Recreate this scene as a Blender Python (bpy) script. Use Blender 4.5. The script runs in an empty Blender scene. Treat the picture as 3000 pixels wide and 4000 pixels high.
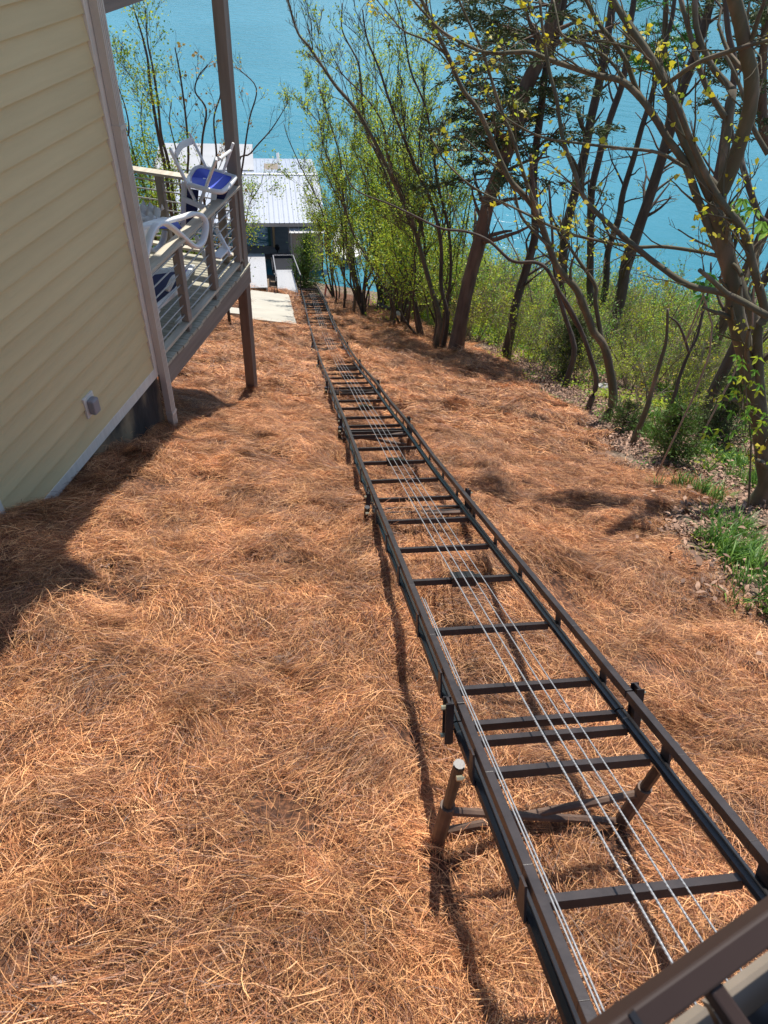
import bpy, math, random
import numpy as np
from mathutils import Vector, Matrix
random.seed(7); rng = np.random.default_rng(7)
scene = bpy.context.scene

# ---------------------------------------------------------------- camera, world, sun, exposure
FPX = 2773.0                                   # focal length in pixels of the 3000x4000 photograph
def _n(v): v = np.array(v, float); return v / np.linalg.norm(v)
_D = _n((-235, 2860, FPX)); _W = np.array((846, -2635, FPX), float); _W -= _D * (_W @ _D); _W = _n(_W)
CZ, CY = -_D, _W; CX = np.cross(CY, CZ)        # world axes written in camera axes (right, down, forward)
def ray(px, py):
    c = np.array((px - 1500, py - 2000, FPX)); return np.array((c @ CX, c @ CY, c @ CZ))
def at(px, py, y): r = ray(px, py); return r * (y / r[1])
def atx(px, py, x): r = ray(px, py); return r * (x / r[0])
def atz(px, py, z): r = ray(px, py); return r * (z / r[2])
cam = bpy.data.objects.new("camera", bpy.data.cameras.new("camera")); scene.collection.objects.link(cam)
right = Vector((CX[0], CY[0], CZ[0])); up = -Vector((CX[1], CY[1], CZ[1])); back = -Vector((CX[2], CY[2], CZ[2]))
M = Matrix.Identity(4)
for i in range(3): M[i][0], M[i][1], M[i][2] = right[i], up[i], back[i]
cam.matrix_world = M
cam.data.sensor_fit = 'VERTICAL'; cam.data.sensor_height = 36; cam.data.lens = FPX / 4000 * 36
cam.data.clip_start = 0.05; cam.data.clip_end = 3000
cam.data.dof.use_dof = True; cam.data.dof.focus_distance = 7.0; cam.data.dof.aperture_fstop = 7.0
scene.camera = cam
scene.render.resolution_x, scene.render.resolution_y = 768, 1024
SUN_EL, SUN_AZ = math.radians(61), math.radians(-4)      # azimuth from +Y towards +X
w = bpy.data.worlds.new("World"); scene.world = w; w.use_nodes = True
nt = w.node_tree; bg = nt.nodes['Background']; sky = nt.nodes.new('ShaderNodeTexSky')
sky.sky_type = 'NISHITA'; sky.sun_disc = False; sky.sun_elevation = SUN_EL; sky.sun_rotation = SUN_AZ
sky.air_density = 1.0; sky.dust_density = 0.6; sky.ozone_density = 1.0
nt.links.new(sky.outputs[0], bg.inputs[0]); bg.inputs[1].default_value = 0.13
sd = bpy.data.lights.new("sun", 'SUN'); sd.energy = 5.0; sd.angle = math.radians(0.53); sd.color = (1, .95, .87)
sun = bpy.data.objects.new("sun", sd); scene.collection.objects.link(sun)
sv = Vector((math.sin(SUN_AZ) * math.cos(SUN_EL), math.cos(SUN_AZ) * math.cos(SUN_EL), math.sin(SUN_EL)))
sun.rotation_euler = sv.to_track_quat('Z', 'Y').to_euler()
vs = scene.view_settings; vs.view_transform = 'Standard'; vs.look = 'None'; vs.exposure = 0.3; vs.gamma = 1; vs.use_curve_mapping = False

# ---------------------------------------------------------------- helpers: materials
def mat(name, col=(.5, .5, .5), rough=.6, metal=0, spec=.5, var=None, vscale=4, vdetail=4, bump=0, bscale=30, stretch=None, transl=0, attr=None, col3=None, objvar=0):
    m = bpy.data.materials.new(name); m.use_nodes = True; t = m.node_tree; N = t.nodes; L = t.links
    p = N['Principled BSDF']; p.inputs['Roughness'].default_value = rough; p.inputs['Metallic'].default_value = metal
    p.inputs['Specular IOR Level'].default_value = spec; p.inputs['Base Color'].default_value = (*col, 1)
    tc = N.new('ShaderNodeTexCoord'); mp = N.new('ShaderNodeMapping'); L.new(tc.outputs['Object'], mp.inputs[0])
    if stretch: mp.inputs['Scale'].default_value = stretch
    csock = None
    if var is not None:
        nz = N.new('ShaderNodeTexNoise'); nz.inputs['Scale'].default_value = vscale; nz.inputs['Detail'].default_value = vdetail
        L.new(mp.outputs[0], nz.inputs['Vector'])
        fac = nz.outputs['Fac']
        if attr:
            a = N.new('ShaderNodeAttribute'); a.attribute_name = attr
            mx = N.new('ShaderNodeMath'); mx.operation = 'ADD'; L.new(a.outputs['Fac'], mx.inputs[0]); L.new(nz.outputs['Fac'], mx.inputs[1])
            md = N.new('ShaderNodeMath'); md.operation = 'MULTIPLY'; md.inputs[1].default_value = .5; L.new(mx.outputs[0], md.inputs[0]); fac = md.outputs[0]
        cr = N.new('ShaderNodeValToRGB'); e = cr.color_ramp.elements
        e[0].position = .3; e[0].color = (*col, 1); e[1].position = .7; e[1].color = (*var, 1)
        if col3: x = cr.color_ramp.elements.new(.5); x.color = (*col3, 1)
        L.new(fac, cr.inputs[0]); csock = cr.outputs[0]
        if objvar:
            oi = N.new('ShaderNodeObjectInfo'); hs = N.new('ShaderNodeHueSaturation')
            mr = N.new('ShaderNodeMapRange'); mr.inputs[3].default_value = 1 - objvar; mr.inputs[4].default_value = 1 + objvar
            L.new(oi.outputs['Random'], mr.inputs[0]); L.new(mr.outputs[0], hs.inputs['Value']); L.new(csock, hs.inputs['Color']); csock = hs.outputs[0]
        L.new(csock, p.inputs['Base Color'])
    if bump:
        b = N.new('ShaderNodeBump'); b.inputs['Strength'].default_value = 1; b.inputs['Distance'].default_value = bump
        n2 = N.new('ShaderNodeTexNoise'); n2.inputs['Scale'].default_value = bscale; n2.inputs['Detail'].default_value = 4
        L.new(mp.outputs[0], n2.inputs['Vector']); L.new(n2.outputs['Fac'], b.inputs['Height']); L.new(b.outputs[0], p.inputs['Normal'])
    if transl:
        tr = N.new('ShaderNodeBsdfTranslucent'); ms = N.new('ShaderNodeMixShader'); ms.inputs[0].default_value = transl
        if csock: L.new(csock, tr.inputs[0])
        else: tr.inputs[0].default_value = (*col, 1)
        L.new(p.outputs[0], ms.inputs[1]); L.new(tr.outputs[0], ms.inputs[2]); L.new(ms.outputs[0], N['Material Output'].inputs[0])
    return m
MT = dict(
    siding=mat('siding_yellow', (.60, .475, .255), .7, var=(.66, .53, .29), vscale=1.5, bump=.0015, bscale=14, stretch=(1, .6, 9), objvar=.04),
    trim=mat('trim_white', (.66, .62, .54), .6, var=(.76, .72, .64), vscale=5, bump=.0008, bscale=30, stretch=(6, 6, 1)),
    spout=mat('downspout_pale', (.54, .49, .42), .5, var=(.64, .58, .50), vscale=3),
    found=mat('foundation_stained', (.012, .011, .011), .85, var=(.30, .22, .13), vscale=2.8, vdetail=10, col3=(.04, .035, .033), bump=.012, bscale=16, stretch=(1, 1, .5)),
    woodgrey=mat('wood_grey_taupe', (.20, .165, .135), .75, var=(.29, .245, .205), vscale=3, vdetail=8, bump=.002, bscale=25, stretch=(3, 3, .4)),
    woodbeam=mat('wood_beam', (.19, .155, .13), .75, var=(.27, .225, .19), vscale=3, vdetail=8, bump=.002, bscale=25, stretch=(5, .35, 5)),
    woodcap=mat('wood_cap_weathered', (.40, .35, .27), .75, var=(.60, .54, .42), vscale=3, vdetail=8, bump=.002, bscale=25, stretch=(5, .6, 5)),
    deckwood=mat('deck_boards_weathered', (.25, .24, .17), .8, var=(.50, .46, .36), vscale=3, vdetail=8, bump=.002, bscale=25, stretch=(.6, 5, 5), objvar=.12),
    woodpost=mat('wood_post_brown', (.15, .105, .08), .75, var=(.23, .165, .13), vscale=3, vdetail=8, bump=.002, bscale=25, stretch=(5, 5, .5)),
    rod=mat('rail_rod_metal', (.42, .39, .36), .4, metal=.5),
    steel=mat('painted_steel_dark_brown', (.022, .016, .016), .42, var=(.042, .031, .029), vscale=14, vdetail=8, bump=.0006, bscale=60, spec=.5),
    blacksteel=mat('black_gloss_steel', (.018, .017, .018), .22, var=(.03, .028, .028), vscale=6),
    rustpipe=mat('rusty_pipe', (.07, .04, .028), .6, var=(.15, .09, .06), vscale=12, vdetail=6, bump=.0008, bscale=60),
    galv=mat('galvanised', (.38, .38, .37), .5, metal=.5),
    brass=mat('zinc_bolt', (.55, .5, .34), .35, metal=.7),
    cable=mat('wire_rope', (.34, .34, .35), .42, metal=.55, var=(.54, .54, .54), vscale=90, stretch=(1, 1, 1)),
    white=mat('white_resin', (.78, .77, .75), .4, var=(.83, .82, .80), vscale=3),
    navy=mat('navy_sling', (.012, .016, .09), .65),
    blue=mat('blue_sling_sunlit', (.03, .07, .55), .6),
    cloth=mat('cream_cloth', (.75, .72, .66), .9),
    grey=mat('grey_plastic', (.28, .27, .28), .45),
    concrete=mat('concrete_path', (.40, .37, .31), .85, var=(.48, .45, .38), vscale=1.3, vdetail=8, bump=.003, bscale=40),
    roof=mat('metal_roof_pale', (.31, .345, .41), .45, metal=.0, var=(.36, .395, .46), vscale=.8, spec=.6),
    roofgrey=mat('metal_roof_grey', (.36, .36, .36), .45, var=(.42, .42, .42), vscale=1),
    vinyl=mat('vinyl_grey_beige', (.36, .31, .28), .6, var=(.41, .36, .32), vscale=1),
    dockfloor=mat('dock_floor', (.10, .10, .10), .7, var=(.16, .15, .15), vscale=2),
    gangway=mat('gangway_boards', (.38, .38, .39), .6, var=(.43, .42, .42), vscale=3, stretch=(1, 8, 1)),
    darkmetal=mat('dark_railing_metal', (.015, .016, .02), .75, spec=.15),
    beigepost=mat('beige_post', (.40, .31, .18), .6),
    red=mat('red_plastic', (.45, .03, .07), .4),
    rednotch=mat('faded_red_post', (.55, .22, .20), .6),
    yellow=mat('yellow_plastic', (.6, .42, .03), .5),
    stone=mat('pale_stone', (.42, .41, .40), .9, var=(.55, .54, .52), vscale=6, bump=.01, bscale=12),
    carbrown=mat('tram_car_brown', (.026, .012, .008), .6, var=(.036, .018, .012), vscale=5, spec=.5),
    carfloor=mat('tram_car_floor', (.20, .165, .125), .8, var=(.27, .22, .17), vscale=6, vdetail=8, stretch=(3, 1, 1)),
    barkdark=mat('bark_dark', (.055, .042, .034), .9, var=(.115, .09, .07), vscale=6, vdetail=8, bump=.012, bscale=22, stretch=(1, 1, .25)),
    barkgrey=mat('bark_grey_brown', (.11, .08, .055), .85, var=(.21, .155, .105), vscale=5, vdetail=8, bump=.004, bscale=30, stretch=(1, 1, .35), col3=(.10, .09, .05)),
    barkpale=mat('bark_pale_twig', (.22, .17, .13), .85, var=(.36, .29, .23), vscale=6, vdetail=6),
    barkred=mat('bark_cedar', (.085, .055, .04), .9, var=(.19, .13, .09), vscale=8, vdetail=8, bump=.01, bscale=25, stretch=(1, 1, .2)),
    lime=mat('leaf_lime', (.30, .44, .03), .5, var=(.60, .64, .06), vscale=5, transl=.58, vdetail=2),
    green=mat('leaf_green', (.10, .26, .03), .5, var=(.25, .44, .05), vscale=6, transl=.4, vdetail=2),
    deep=mat('leaf_deep', (.04, .14, .02), .45, var=(.10, .28, .03), vscale=6, transl=.35, vdetail=2),
    yellowleaf=mat('leaf_yellow', (.50, .46, .03), .5, var=(.72, .58, .04), vscale=7, transl=.5, vdetail=2),
    redbud=mat('leaf_bud_bronze', (.30, .13, .05), .5, var=(.38, .30, .06), vscale=5, transl=.35, vdetail=2),
    cedar=mat('cedar_foliage', (.03, .06, .02), .7, var=(.12, .15, .045), vscale=4, transl=.15),
    cedarlight=mat('cedar_foliage_light', (.05, .11, .02), .7, var=(.13, .22, .035), vscale=4, transl=.2),
    grass=mat('grass_blade', (.055, .15, .02), .5, var=(.19, .34, .045), vscale=3, transl=.35, attr='tint'),
    litter=mat('leaf_litter', (.09, .05, .035), .8, var=(.44, .27, .18), vscale=9, col3=(.23, .13, .085), attr='tint'),
    straw=mat('pine_needles', (.08, .024, .008), .5, var=(.98, .52, .225), vscale=3.0, vdetail=3, col3=(.45, .168, .064), attr='tint', objvar=.3),
    barkchip=mat('bark_chip', (.42, .26, .18), .85, var=(.58, .42, .33), vscale=20),
)
def patchy(m, lo, hi, scale):
    t = m.node_tree; N, L = t.nodes, t.links; p = N['Principled BSDF']; src = p.inputs['Base Color'].links[0].from_socket
    ge = N.new('ShaderNodeNewGeometry'); nz = N.new('ShaderNodeTexNoise'); nz.inputs['Scale'].default_value = scale; nz.inputs['Detail'].default_value = 5; L.new(ge.outputs['Position'], nz.inputs['Vector'])
    mr = N.new('ShaderNodeMapRange'); mr.inputs[1].default_value = .3; mr.inputs[2].default_value = .7; mr.inputs[3].default_value = lo; mr.inputs[4].default_value = hi; L.new(nz.outputs['Fac'], mr.inputs[0])
    hs = N.new('ShaderNodeHueSaturation'); L.new(src, hs.inputs['Color']); L.new(mr.outputs[0], hs.inputs['Value']); L.new(hs.outputs[0], p.inputs['Base Color'])
patchy(MT['straw'], .55, 1.2, 1.9)
# ground material: straw bed, then woodland floor, by world position through a vertex attribute
gm = bpy.data.materials.new('ground'); gm.use_nodes = True; t = gm.node_tree; N, L = t.nodes, t.links; p = N['Principled BSDF']; p.inputs['Roughness'].default_value = .95
tc = N.new('ShaderNodeTexCoord')
def noise_ramp(scale, cols, detail=6):
    nz = N.new('ShaderNodeTexNoise'); nz.inputs['Scale'].default_value = scale; nz.inputs['Detail'].default_value = detail; L.new(tc.outputs['Object'], nz.inputs['Vector'])
    cr = N.new('ShaderNodeValToRGB'); e = cr.color_ramp.elements; e[0].position = .32; e[1].position = .68; e[0].color = (*cols[0], 1); e[1].color = (*cols[-1], 1)
    if len(cols) > 2: e2 = e.new(.5); e2.color = (*cols[1], 1)
    L.new(nz.outputs['Fac'], cr.inputs[0]); return cr.outputs[0]
a_ = noise_ramp(28, [(.03, .013, .008), (.10, .042, .02), (.28, .12, .055)], 9)
b_ = noise_ramp(11, [(.06, .045, .03), (.17, .12, .08), (.30, .21, .15)], 9)
at_ = N.new('ShaderNodeAttribute'); at_.attribute_name = 'bed'
mx = N.new('ShaderNodeMix'); mx.data_type = 'RGBA'; L.new(at_.outputs['Fac'], mx.inputs[0]); L.new(b_, mx.inputs[6]); L.new(a_, mx.inputs[7]); L.new(mx.outputs[2], p.inputs['Base Color'])
bp = N.new('ShaderNodeBump'); bp.inputs['Distance'].default_value = .03; nz = N.new('ShaderNodeTexNoise'); nz.inputs['Scale'].default_value = 25; nz.inputs['Detail'].default_value = 6
L.new(tc.outputs['Object'], nz.inputs['Vector']); L.new(nz.outputs['Fac'], bp.inputs['Height']); L.new(bp.outputs[0], p.inputs['Normal']); MT['ground'] = gm
# water
wm = bpy.data.materials.new('lake_water'); wm.use_nodes = True; t = wm.node_tree; N, L = t.nodes, t.links; p = N['Principled BSDF']
p.inputs['Base Color'].default_value = (.018, .205, .235, 1); p.inputs['Roughness'].default_value = .22; p.inputs['IOR'].default_value = 1.33
tc = N.new('ShaderNodeTexCoord'); mp = N.new('ShaderNodeMapping'); mp.inputs['Rotation'].default_value = (0, 0, .45); mp.inputs['Scale'].default_value = (.4, 1.3, 1); L.new(tc.outputs['Object'], mp.inputs[0])
n1 = N.new('ShaderNodeTexNoise'); n1.inputs['Scale'].default_value = 1.0; n1.inputs['Detail'].default_value = 5; n1.inputs['Roughness'].default_value = .55; L.new(mp.outputs[0], n1.inputs['Vector'])
bp = N.new('ShaderNodeBump'); bp.inputs['Distance'].default_value = .17; bp.inputs['Strength'].default_value = .9; L.new(n1.outputs['Fac'], bp.inputs['Height']); L.new(bp.outputs[0], p.inputs['Normal'])
n2 = N.new('ShaderNodeTexNoise'); n2.inputs['Scale'].default_value = .035; n2.inputs['Detail'].default_value = 3; L.new(tc.outputs['Object'], n2.inputs['Vector'])
cr = N.new('ShaderNodeValToRGB'); e = cr.color_ramp.elements; e[0].position = .35; e[0].color = (.035, .19, .25, 1); e[1].position = .65; e[1].color = (.06, .25, .33, 1)
L.new(n2.outputs['Fac'], cr.inputs[0]); L.new(cr.outputs[0], p.inputs['Base Color']); MT['water'] = wm

# ---------------------------------------------------------------- helpers: geometry
def link(o): scene.collection.objects.link(o); return o
def tag(o, label=None, cat=None, group=None, kind=None):
    if label: o['label'] = label
    if cat: o['category'] = cat
    if group: o['group'] = group
    if kind: o['kind'] = kind
    return o
def empty(name, loc=(0, 0, 0), rz=0, label=None, cat=None, group=None):
    o = bpy.data.objects.new(name, None); o.location = loc; o.rotation_euler = (0, 0, rz); o.empty_display_size = .2
    link(o); return tag(o, label, cat, group)
class MB:
    """collects pieces and links them as one mesh"""
    def __init__(s): s.v = []; s.f = []; s.n = 0; s.mi = []
    def add(s, v, f, mi=0):
        v = np.asarray(v, float).reshape(-1, 3); s.v.append(v); s.f += [[i + s.n for i in q] for q in f]; s.mi += [mi] * len(f); s.n += len(v); return s
    def box(s, c, d, R=None, mi=0):
        d = np.asarray(d) / 2.0
        v = np.array([(x, y, z) for x in (-1, 1) for y in (-1, 1) for z in (-1, 1)]) * d
        if R is not None: v = v @ np.asarray(R).T
        return s.add(v + np.asarray(c), [(0, 1, 3, 2), (4, 6, 7, 5), (0, 4, 5, 1), (2, 3, 7, 6), (0, 2, 6, 4), (1, 5, 7, 3)], mi)
    def span(s, a, b, mi=0): a, b = np.array(a, float), np.array(b, float); return s.box((a + b) / 2, abs(b - a), None, mi)
    def bar(s, p0, p1, w, h, up=(0, 0, 1), mi=0):
        p0, p1 = np.array(p0, float), np.array(p1, float); d = p1 - p0; L_ = np.linalg.norm(d); d /= L_
        sd = np.cross(d, up); sd /= np.linalg.norm(sd) + 1e-9; u = np.cross(sd, d)
        return s.box((p0 + p1) / 2, (L_, w, h), np.array([d, sd, u]).T, mi)
    def tube(s, path, r, sides=6, cap=True, flat=None, mi=0, closed=False):
        P = np.asarray(path, float); n = len(P); r = np.broadcast_to(np.asarray(r, float), (n,))
        T = np.gradient(P, axis=0)
        if closed: T = np.roll(P, -1, 0) - np.roll(P, 1, 0)
        T /= np.linalg.norm(T, axis=1)[:, None] + 1e-12
        ref = np.array((0, 0, 1.)) if abs(T[:, 2]).mean() < .8 else np.array((1., 0, 0))
        if flat is not None: ref = np.asarray(flat, float)
        A = np.cross(T, ref); A /= np.linalg.norm(A, axis=1)[:, None] + 1e-12; B = np.cross(A, T)
        an = np.arange(sides) / sides * 2 * math.pi + (math.pi / 4 if sides == 4 else 0)
        ca, sa = np.cos(an), np.sin(an)
        V = P[:, None] + r[:, None, None] * (ca[None, :, None] * A[:, None] + sa[None, :, None] * B[:, None])
        f = []
        m = n if closed else n - 1
        for i in range(m):
            j = (i + 1) % n
            for k in range(sides): k2 = (k + 1) % sides; f.append((i * sides + k, i * sides + k2, j * sides + k2, j * sides + k))
        if cap and not closed: f.append(tuple(range(sides))[::-1]); f.append(tuple((n - 1) * sides + k for k in range(sides)))
        return s.add(V.reshape(-1, 3), f, mi)
    def ribbon(s, path, w, h, side, mi=0):
        """flat-section moulding following a path; side = direction of its width"""
        P = np.asarray(path, float); T = np.gradient(P, axis=0); T /= np.linalg.norm(T, axis=1)[:, None]
        S = np.array(side, float); S = S - T * (T @ S)[:, None]; S /= np.linalg.norm(S, axis=1)[:, None]; U = np.cross(T, S)
        c = [(-1, -.6), (-.7, -1), (.7, -1), (1, -.6), (1, .6), (.7, 1), (-.7, 1), (-1, .6)]
        V = np.stack([P + S * (a * w / 2) + U * (b * h / 2) for a, b in c], 1); n = len(P); f = []
        for i in range(n - 1):
            for k in range(8): k2 = (k + 1) % 8; f.append((i * 8 + k, i * 8 + k2, i * 8 + 8 + k2, i * 8 + 8 + k))
        f.append(tuple(range(8))[::-1]); f.append(tuple((n - 1) * 8 + k for k in range(8)))
        return s.add(V.reshape(-1, 3), f, mi)
    def mesh(s, name, mats, smooth=False):
        me = bpy.data.meshes.new(name); me.from_pydata(np.concatenate(s.v).tolist(), [], s.f)
        for m in (mats if isinstance(mats, (list, tuple)) else [mats]): me.materials.append(m)
        if max(s.mi) > 0: me.polygons.foreach_set('material_index', s.mi)
        if smooth: me.polygons.foreach_set('use_smooth', [True] * len(s.f))
        me.update(); return me
    def build(s, name, mats, parent=None, smooth=False, bevel=0, loc=None):
        return new(name, s.mesh(name, mats, smooth), parent, bevel, loc)
def new(name, me, parent=None, bevel=0, loc=None):
    o = bpy.data.objects.new(name, me); link(o)
    if parent is not None: o.parent = parent
    if loc is not None: o.location = loc
    if bevel:
        b = o.modifiers.new('bevel', 'BEVEL'); b.width = bevel; b.segments = 2; b.limit_method = 'ANGLE'
    return o
def spline(pts, n=6):
    P = np.asarray(pts, float); out = []
    Q = np.vstack([2 * P[0] - P[1], P, 2 * P[-1] - P[-2]])
    for i in range(1, len(Q) - 2):
        a, b, c, d = Q[i - 1:i + 3]
        for k in range(n):
            u = k / n; out.append(.5 * ((2 * b) + (c - a) * u + (2 * a - 5 * b + 4 * c - d) * u * u + (3 * b - a - 3 * c + d) * u ** 3))
    out.append(P[-1]); return np.array(out)

# ---------------------------------------------------------------- terrain
FY = [(-8, -.9), (-3, -1.9), (-1, -2.35), (0, -2.72), (1, -3.1), (1.4, -3.3), (1.9, -3.47), (2.4, -3.69), (3.3, -4.03), (4.4, -4.45), (5.1, -4.74), (6.05, -5.2), (7.2, -5.8), (8.75, -6.62), (9.2, -6.8), (12.2, -8.25), (14, -9.12), (16.5, -10.22), (19.5, -11.49), (22.5, -12.70), (25.3, -13.86), (27, -14.6), (30, -16.3), (33.2, -17.95), (36, -18.4), (39, -19.6), (60, -24), (900, -30)]
_fy, _fz = map(np.array, zip(*FY)); _fy = _fy.astype(float)
_k = rng.uniform(-1, 1, (26, 2)); _k /= np.linalg.norm(_k, axis=1)[:, None]; _fr = np.concatenate([rng.uniform(1.2, 3.2, 13), rng.uniform(4, 9, 13)]); _ph = rng.uniform(0, 6.28, 26)
def bumps(x, y):
    s = 0
    for i in range(26):
        s = s + (.021 if i < 13 else .0105) * np.sin((_k[i, 0] * x + _k[i, 1] * y) * _fr[i] + _ph[i])
    h = np.sin(5.1 * x + 2 * np.sin(1.9 * y + 1)) * np.sin(4.3 * y + 1.7 * np.sin(2.3 * x)); s = s + 0.055 * np.clip(h, 0, 1) ** 1.5 - .04 * np.clip(-h - .35, 0, 1)
    return s
def g(x, y):
    x, y = np.asarray(x, float), np.asarray(y, float)
    z = (np.interp(y - .35, _fy, _fz) + np.interp(y, _fy, _fz) + np.interp(y + .35, _fy, _fz)) / 3
    z = z + np.where(y > 33.5, 0, bumps(x, y)) * np.clip((31 - y) / 8, 0, 1)
    u_ = x * .9336 + y * .3584; v_ = -x * .3584 + y * .9336
    z = np.where(((u_ > -.7) & (u_ < 1.05) & (v_ > 19.3) & (v_ < 27)) | ((u_ > -9) & (u_ <= -.3) & (v_ > 20.1) & (v_ < 21.8)), np.interp(y, _fy, _fz) - .09, z)
    # hollow along the foot of the house wall
    z = z - .26 * np.exp(-((x + 3.7) ** 2) / .3 - ((y - 3.8) ** 2) / .5) - .05 * np.exp(-((x + 3.7) ** 2) / .2 - ((y - 5.3) ** 2) / .8)
    return z
def gz(x, y): return float(g(x, y))
def Gp(px, py):
    r = ray(px, py); ts = np.linspace(.0004, .03, 6000); P = r[None] * ts[:, None]
    d = P[:, 2] - g(P[:, 0], P[:, 1]); i = np.argmax(d < 0); return P[i]
# edge of the straw bed against the woods, on the ground (x, y)
EDGE_PX = [(3300, 2900), (3000, 2440), (2870, 2340), (2740, 2230), (2640, 2160), (2570, 2080), (2590, 2000), (2700, 1960), (2830, 1945), (2760, 1890), (2560, 1850), (2440, 1840), (2380, 1780), (2300, 1660), (2200, 1590), (2130, 1550), (2050, 1480), (1950, 1400), (1850, 1350), (1750, 1320), (1640, 1265), (1550, 1220), (1480, 1180), (1400, 1155), (1290, 1135)]
EDGE = [tuple(Gp(*p)[:2]) for p in EDGE_PX]
POLY = [(-16, -6), (9, -6)] + EDGE + [(-8.8, 27), (-16, 27)]
def in_bed(x, y):
    x, y = np.asarray(x, float), np.asarray(y, float); c = np.zeros(x.shape, bool); n = len(POLY)
    for i in range(n):
        x0, y0 = POLY[i]; x1, y1 = POLY[(i + 1) % n]
        if y0 == y1: continue
        q = ((y0 > y) != (y1 > y)) & (x < (x1 - x0) * (y - y0) / (y1 - y0) + x0); c ^= q
    return c
def grid_ground(name, xs, ys, m, drop=0):
    X_, Y_ = np.meshgrid(xs, ys); Z_ = g(X_, Y_) - drop; nx, ny = len(xs), len(ys)
    me = bpy.data.meshes.new(name); V = np.stack([X_, Y_, Z_], -1).reshape(-1, 3)
    idx = np.arange(nx * ny).reshape(ny, nx); Fq = np.stack([idx[:-1, :-1], idx[:-1, 1:], idx[1:, 1:], idx[1:, :-1]], -1).reshape(-1, 4)
    me.vertices.add(len(V)); me.vertices.foreach_set('co', V.ravel()); me.loops.add(Fq.size); me.loops.foreach_set('vertex_index', Fq.ravel())
    me.polygons.add(len(Fq)); me.polygons.foreach_set('loop_start', np.arange(len(Fq)) * 4); me.polygons.foreach_set('loop_total', np.full(len(Fq), 4))
    a = me.attributes.new('bed', 'FLOAT', 'POINT'); a.data.foreach_set('value', in_bed(V[:, 0], V[:, 1]).astype(np.float32))
    me.update(); me.validate(); me.polygons.foreach_set('use_smooth', [True] * len(Fq)); me.materials.append(m)
    o = bpy.data.objects.new(name, me); link(o); return o
xs = np.concatenate([[-900, -300, -120, -60, -30], np.arange(-18, -6, .3), np.arange(-6, 7, .1), np.arange(7, 24, .4), [26, 30, 40, 60, 120, 300, 900]])
ys = np.concatenate([[-8, -6, -4], np.arange(-3, 10, .1), np.arange(10, 36, .2), [40, 60, 200, 900]])
tag(grid_ground('ground', xs, ys, MT['ground']), 'sloping ground of the hillside running down to the lake', kind='structure')
WZ = -18.3
wmb = MB().add([(-1200, 20, WZ), (1200, 20, WZ), (1200, 1500, WZ), (-1200, 1500, WZ)], [(0, 1, 2, 3)]); tag(wmb.build('lake_water', MT['water']), 'turquoise rippled lake water', kind='structure')
# wooded hills on the far shore, above the frame but mirrored in the ripples
hx_ = np.linspace(-1200, 1200, 120); prof = 52 + 14 * np.sin(hx_ / 130) + 9 * np.sin(hx_ / 47 + 1) + 5 * np.sin(hx_ / 17)
V = []; F = []
for i, x in enumerate(hx_):
    V += [(x, 420, WZ - 2), (x, 440, WZ + prof[i] * .5), (x, 500, WZ + prof[i])]
for i in range(len(hx_) - 1):
    for k in range(2): a = i * 3 + k; F.append((a, a + 3, a + 4, a + 1))
hillm = mat('far_hill_woods', (.02, .035, .015), .9, var=(.07, .09, .03), vscale=.08, vdetail=8)
tag(MB().add(V, F).build('hills', hillm, smooth=True), 'wooded hills on the far shore', kind='structure')

# ---------------------------------------------------------------- scatter through geometry nodes (things nobody could count)
def scatter(name, P, rot, scl, idx, sources, label):
    col = bpy.data.collections.new(name + '_sources')
    for s in sources: col.objects.link(s)
    me = bpy.data.meshes.new(name); me.vertices.add(len(P)); me.vertices.foreach_set('co', np.asarray(P, np.float32).ravel())
    for nm, ty, key, arr in (('rot', 'FLOAT_VECTOR', 'vector', rot), ('scl', 'FLOAT', 'value', scl), ('idx', 'INT', 'value', idx)):
        a = me.attributes.new(nm, ty, 'POINT'); a.data.foreach_set(key, np.asarray(arr, np.int32 if ty == 'INT' else np.float32).ravel())
    me.update(); o = bpy.data.objects.new(name, me); link(o)
    ng = bpy.data.node_groups.new(name, 'GeometryNodeTree')
    ng.interface.new_socket('Geometry', in_out='INPUT', socket_type='NodeSocketGeometry'); ng.interface.new_socket('Geometry', in_out='OUTPUT', socket_type='NodeSocketGeometry')
    n, l = ng.nodes, ng.links; gi = n.new('NodeGroupInput'); go = n.new('NodeGroupOutput')
    ip = n.new('GeometryNodeInstanceOnPoints'); ci = n.new('GeometryNodeCollectionInfo'); ci.inputs['Collection'].default_value = col
    ci.inputs['Separate Children'].default_value = True; ci.inputs['Reset Children'].default_value = True
    def na(nm, ty): a = n.new('GeometryNodeInputNamedAttribute'); a.data_type = ty; a.inputs['Name'].default_value = nm; return a.outputs['Attribute']
    er = n.new('FunctionNodeEulerToRotation'); l.new(na('rot', 'FLOAT_VECTOR'), er.inputs[0])
    l.new(gi.outputs[0], ip.inputs['Points']); l.new(ci.outputs[0], ip.inputs['Instance']); ip.inputs['Pick Instance'].default_value = True
    l.new(na('idx', 'INT'), ip.inputs['Instance Index']); l.new(er.outputs[0], ip.inputs['Rotation']); l.new(na('scl', 'FLOAT'), ip.inputs['Scale'])
    l.new(ip.outputs[0], go.inputs[0]); md = o.modifiers.new('scatter', 'NODES'); md.node_group = ng
    tag(o, label, kind='stuff'); return o
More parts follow.
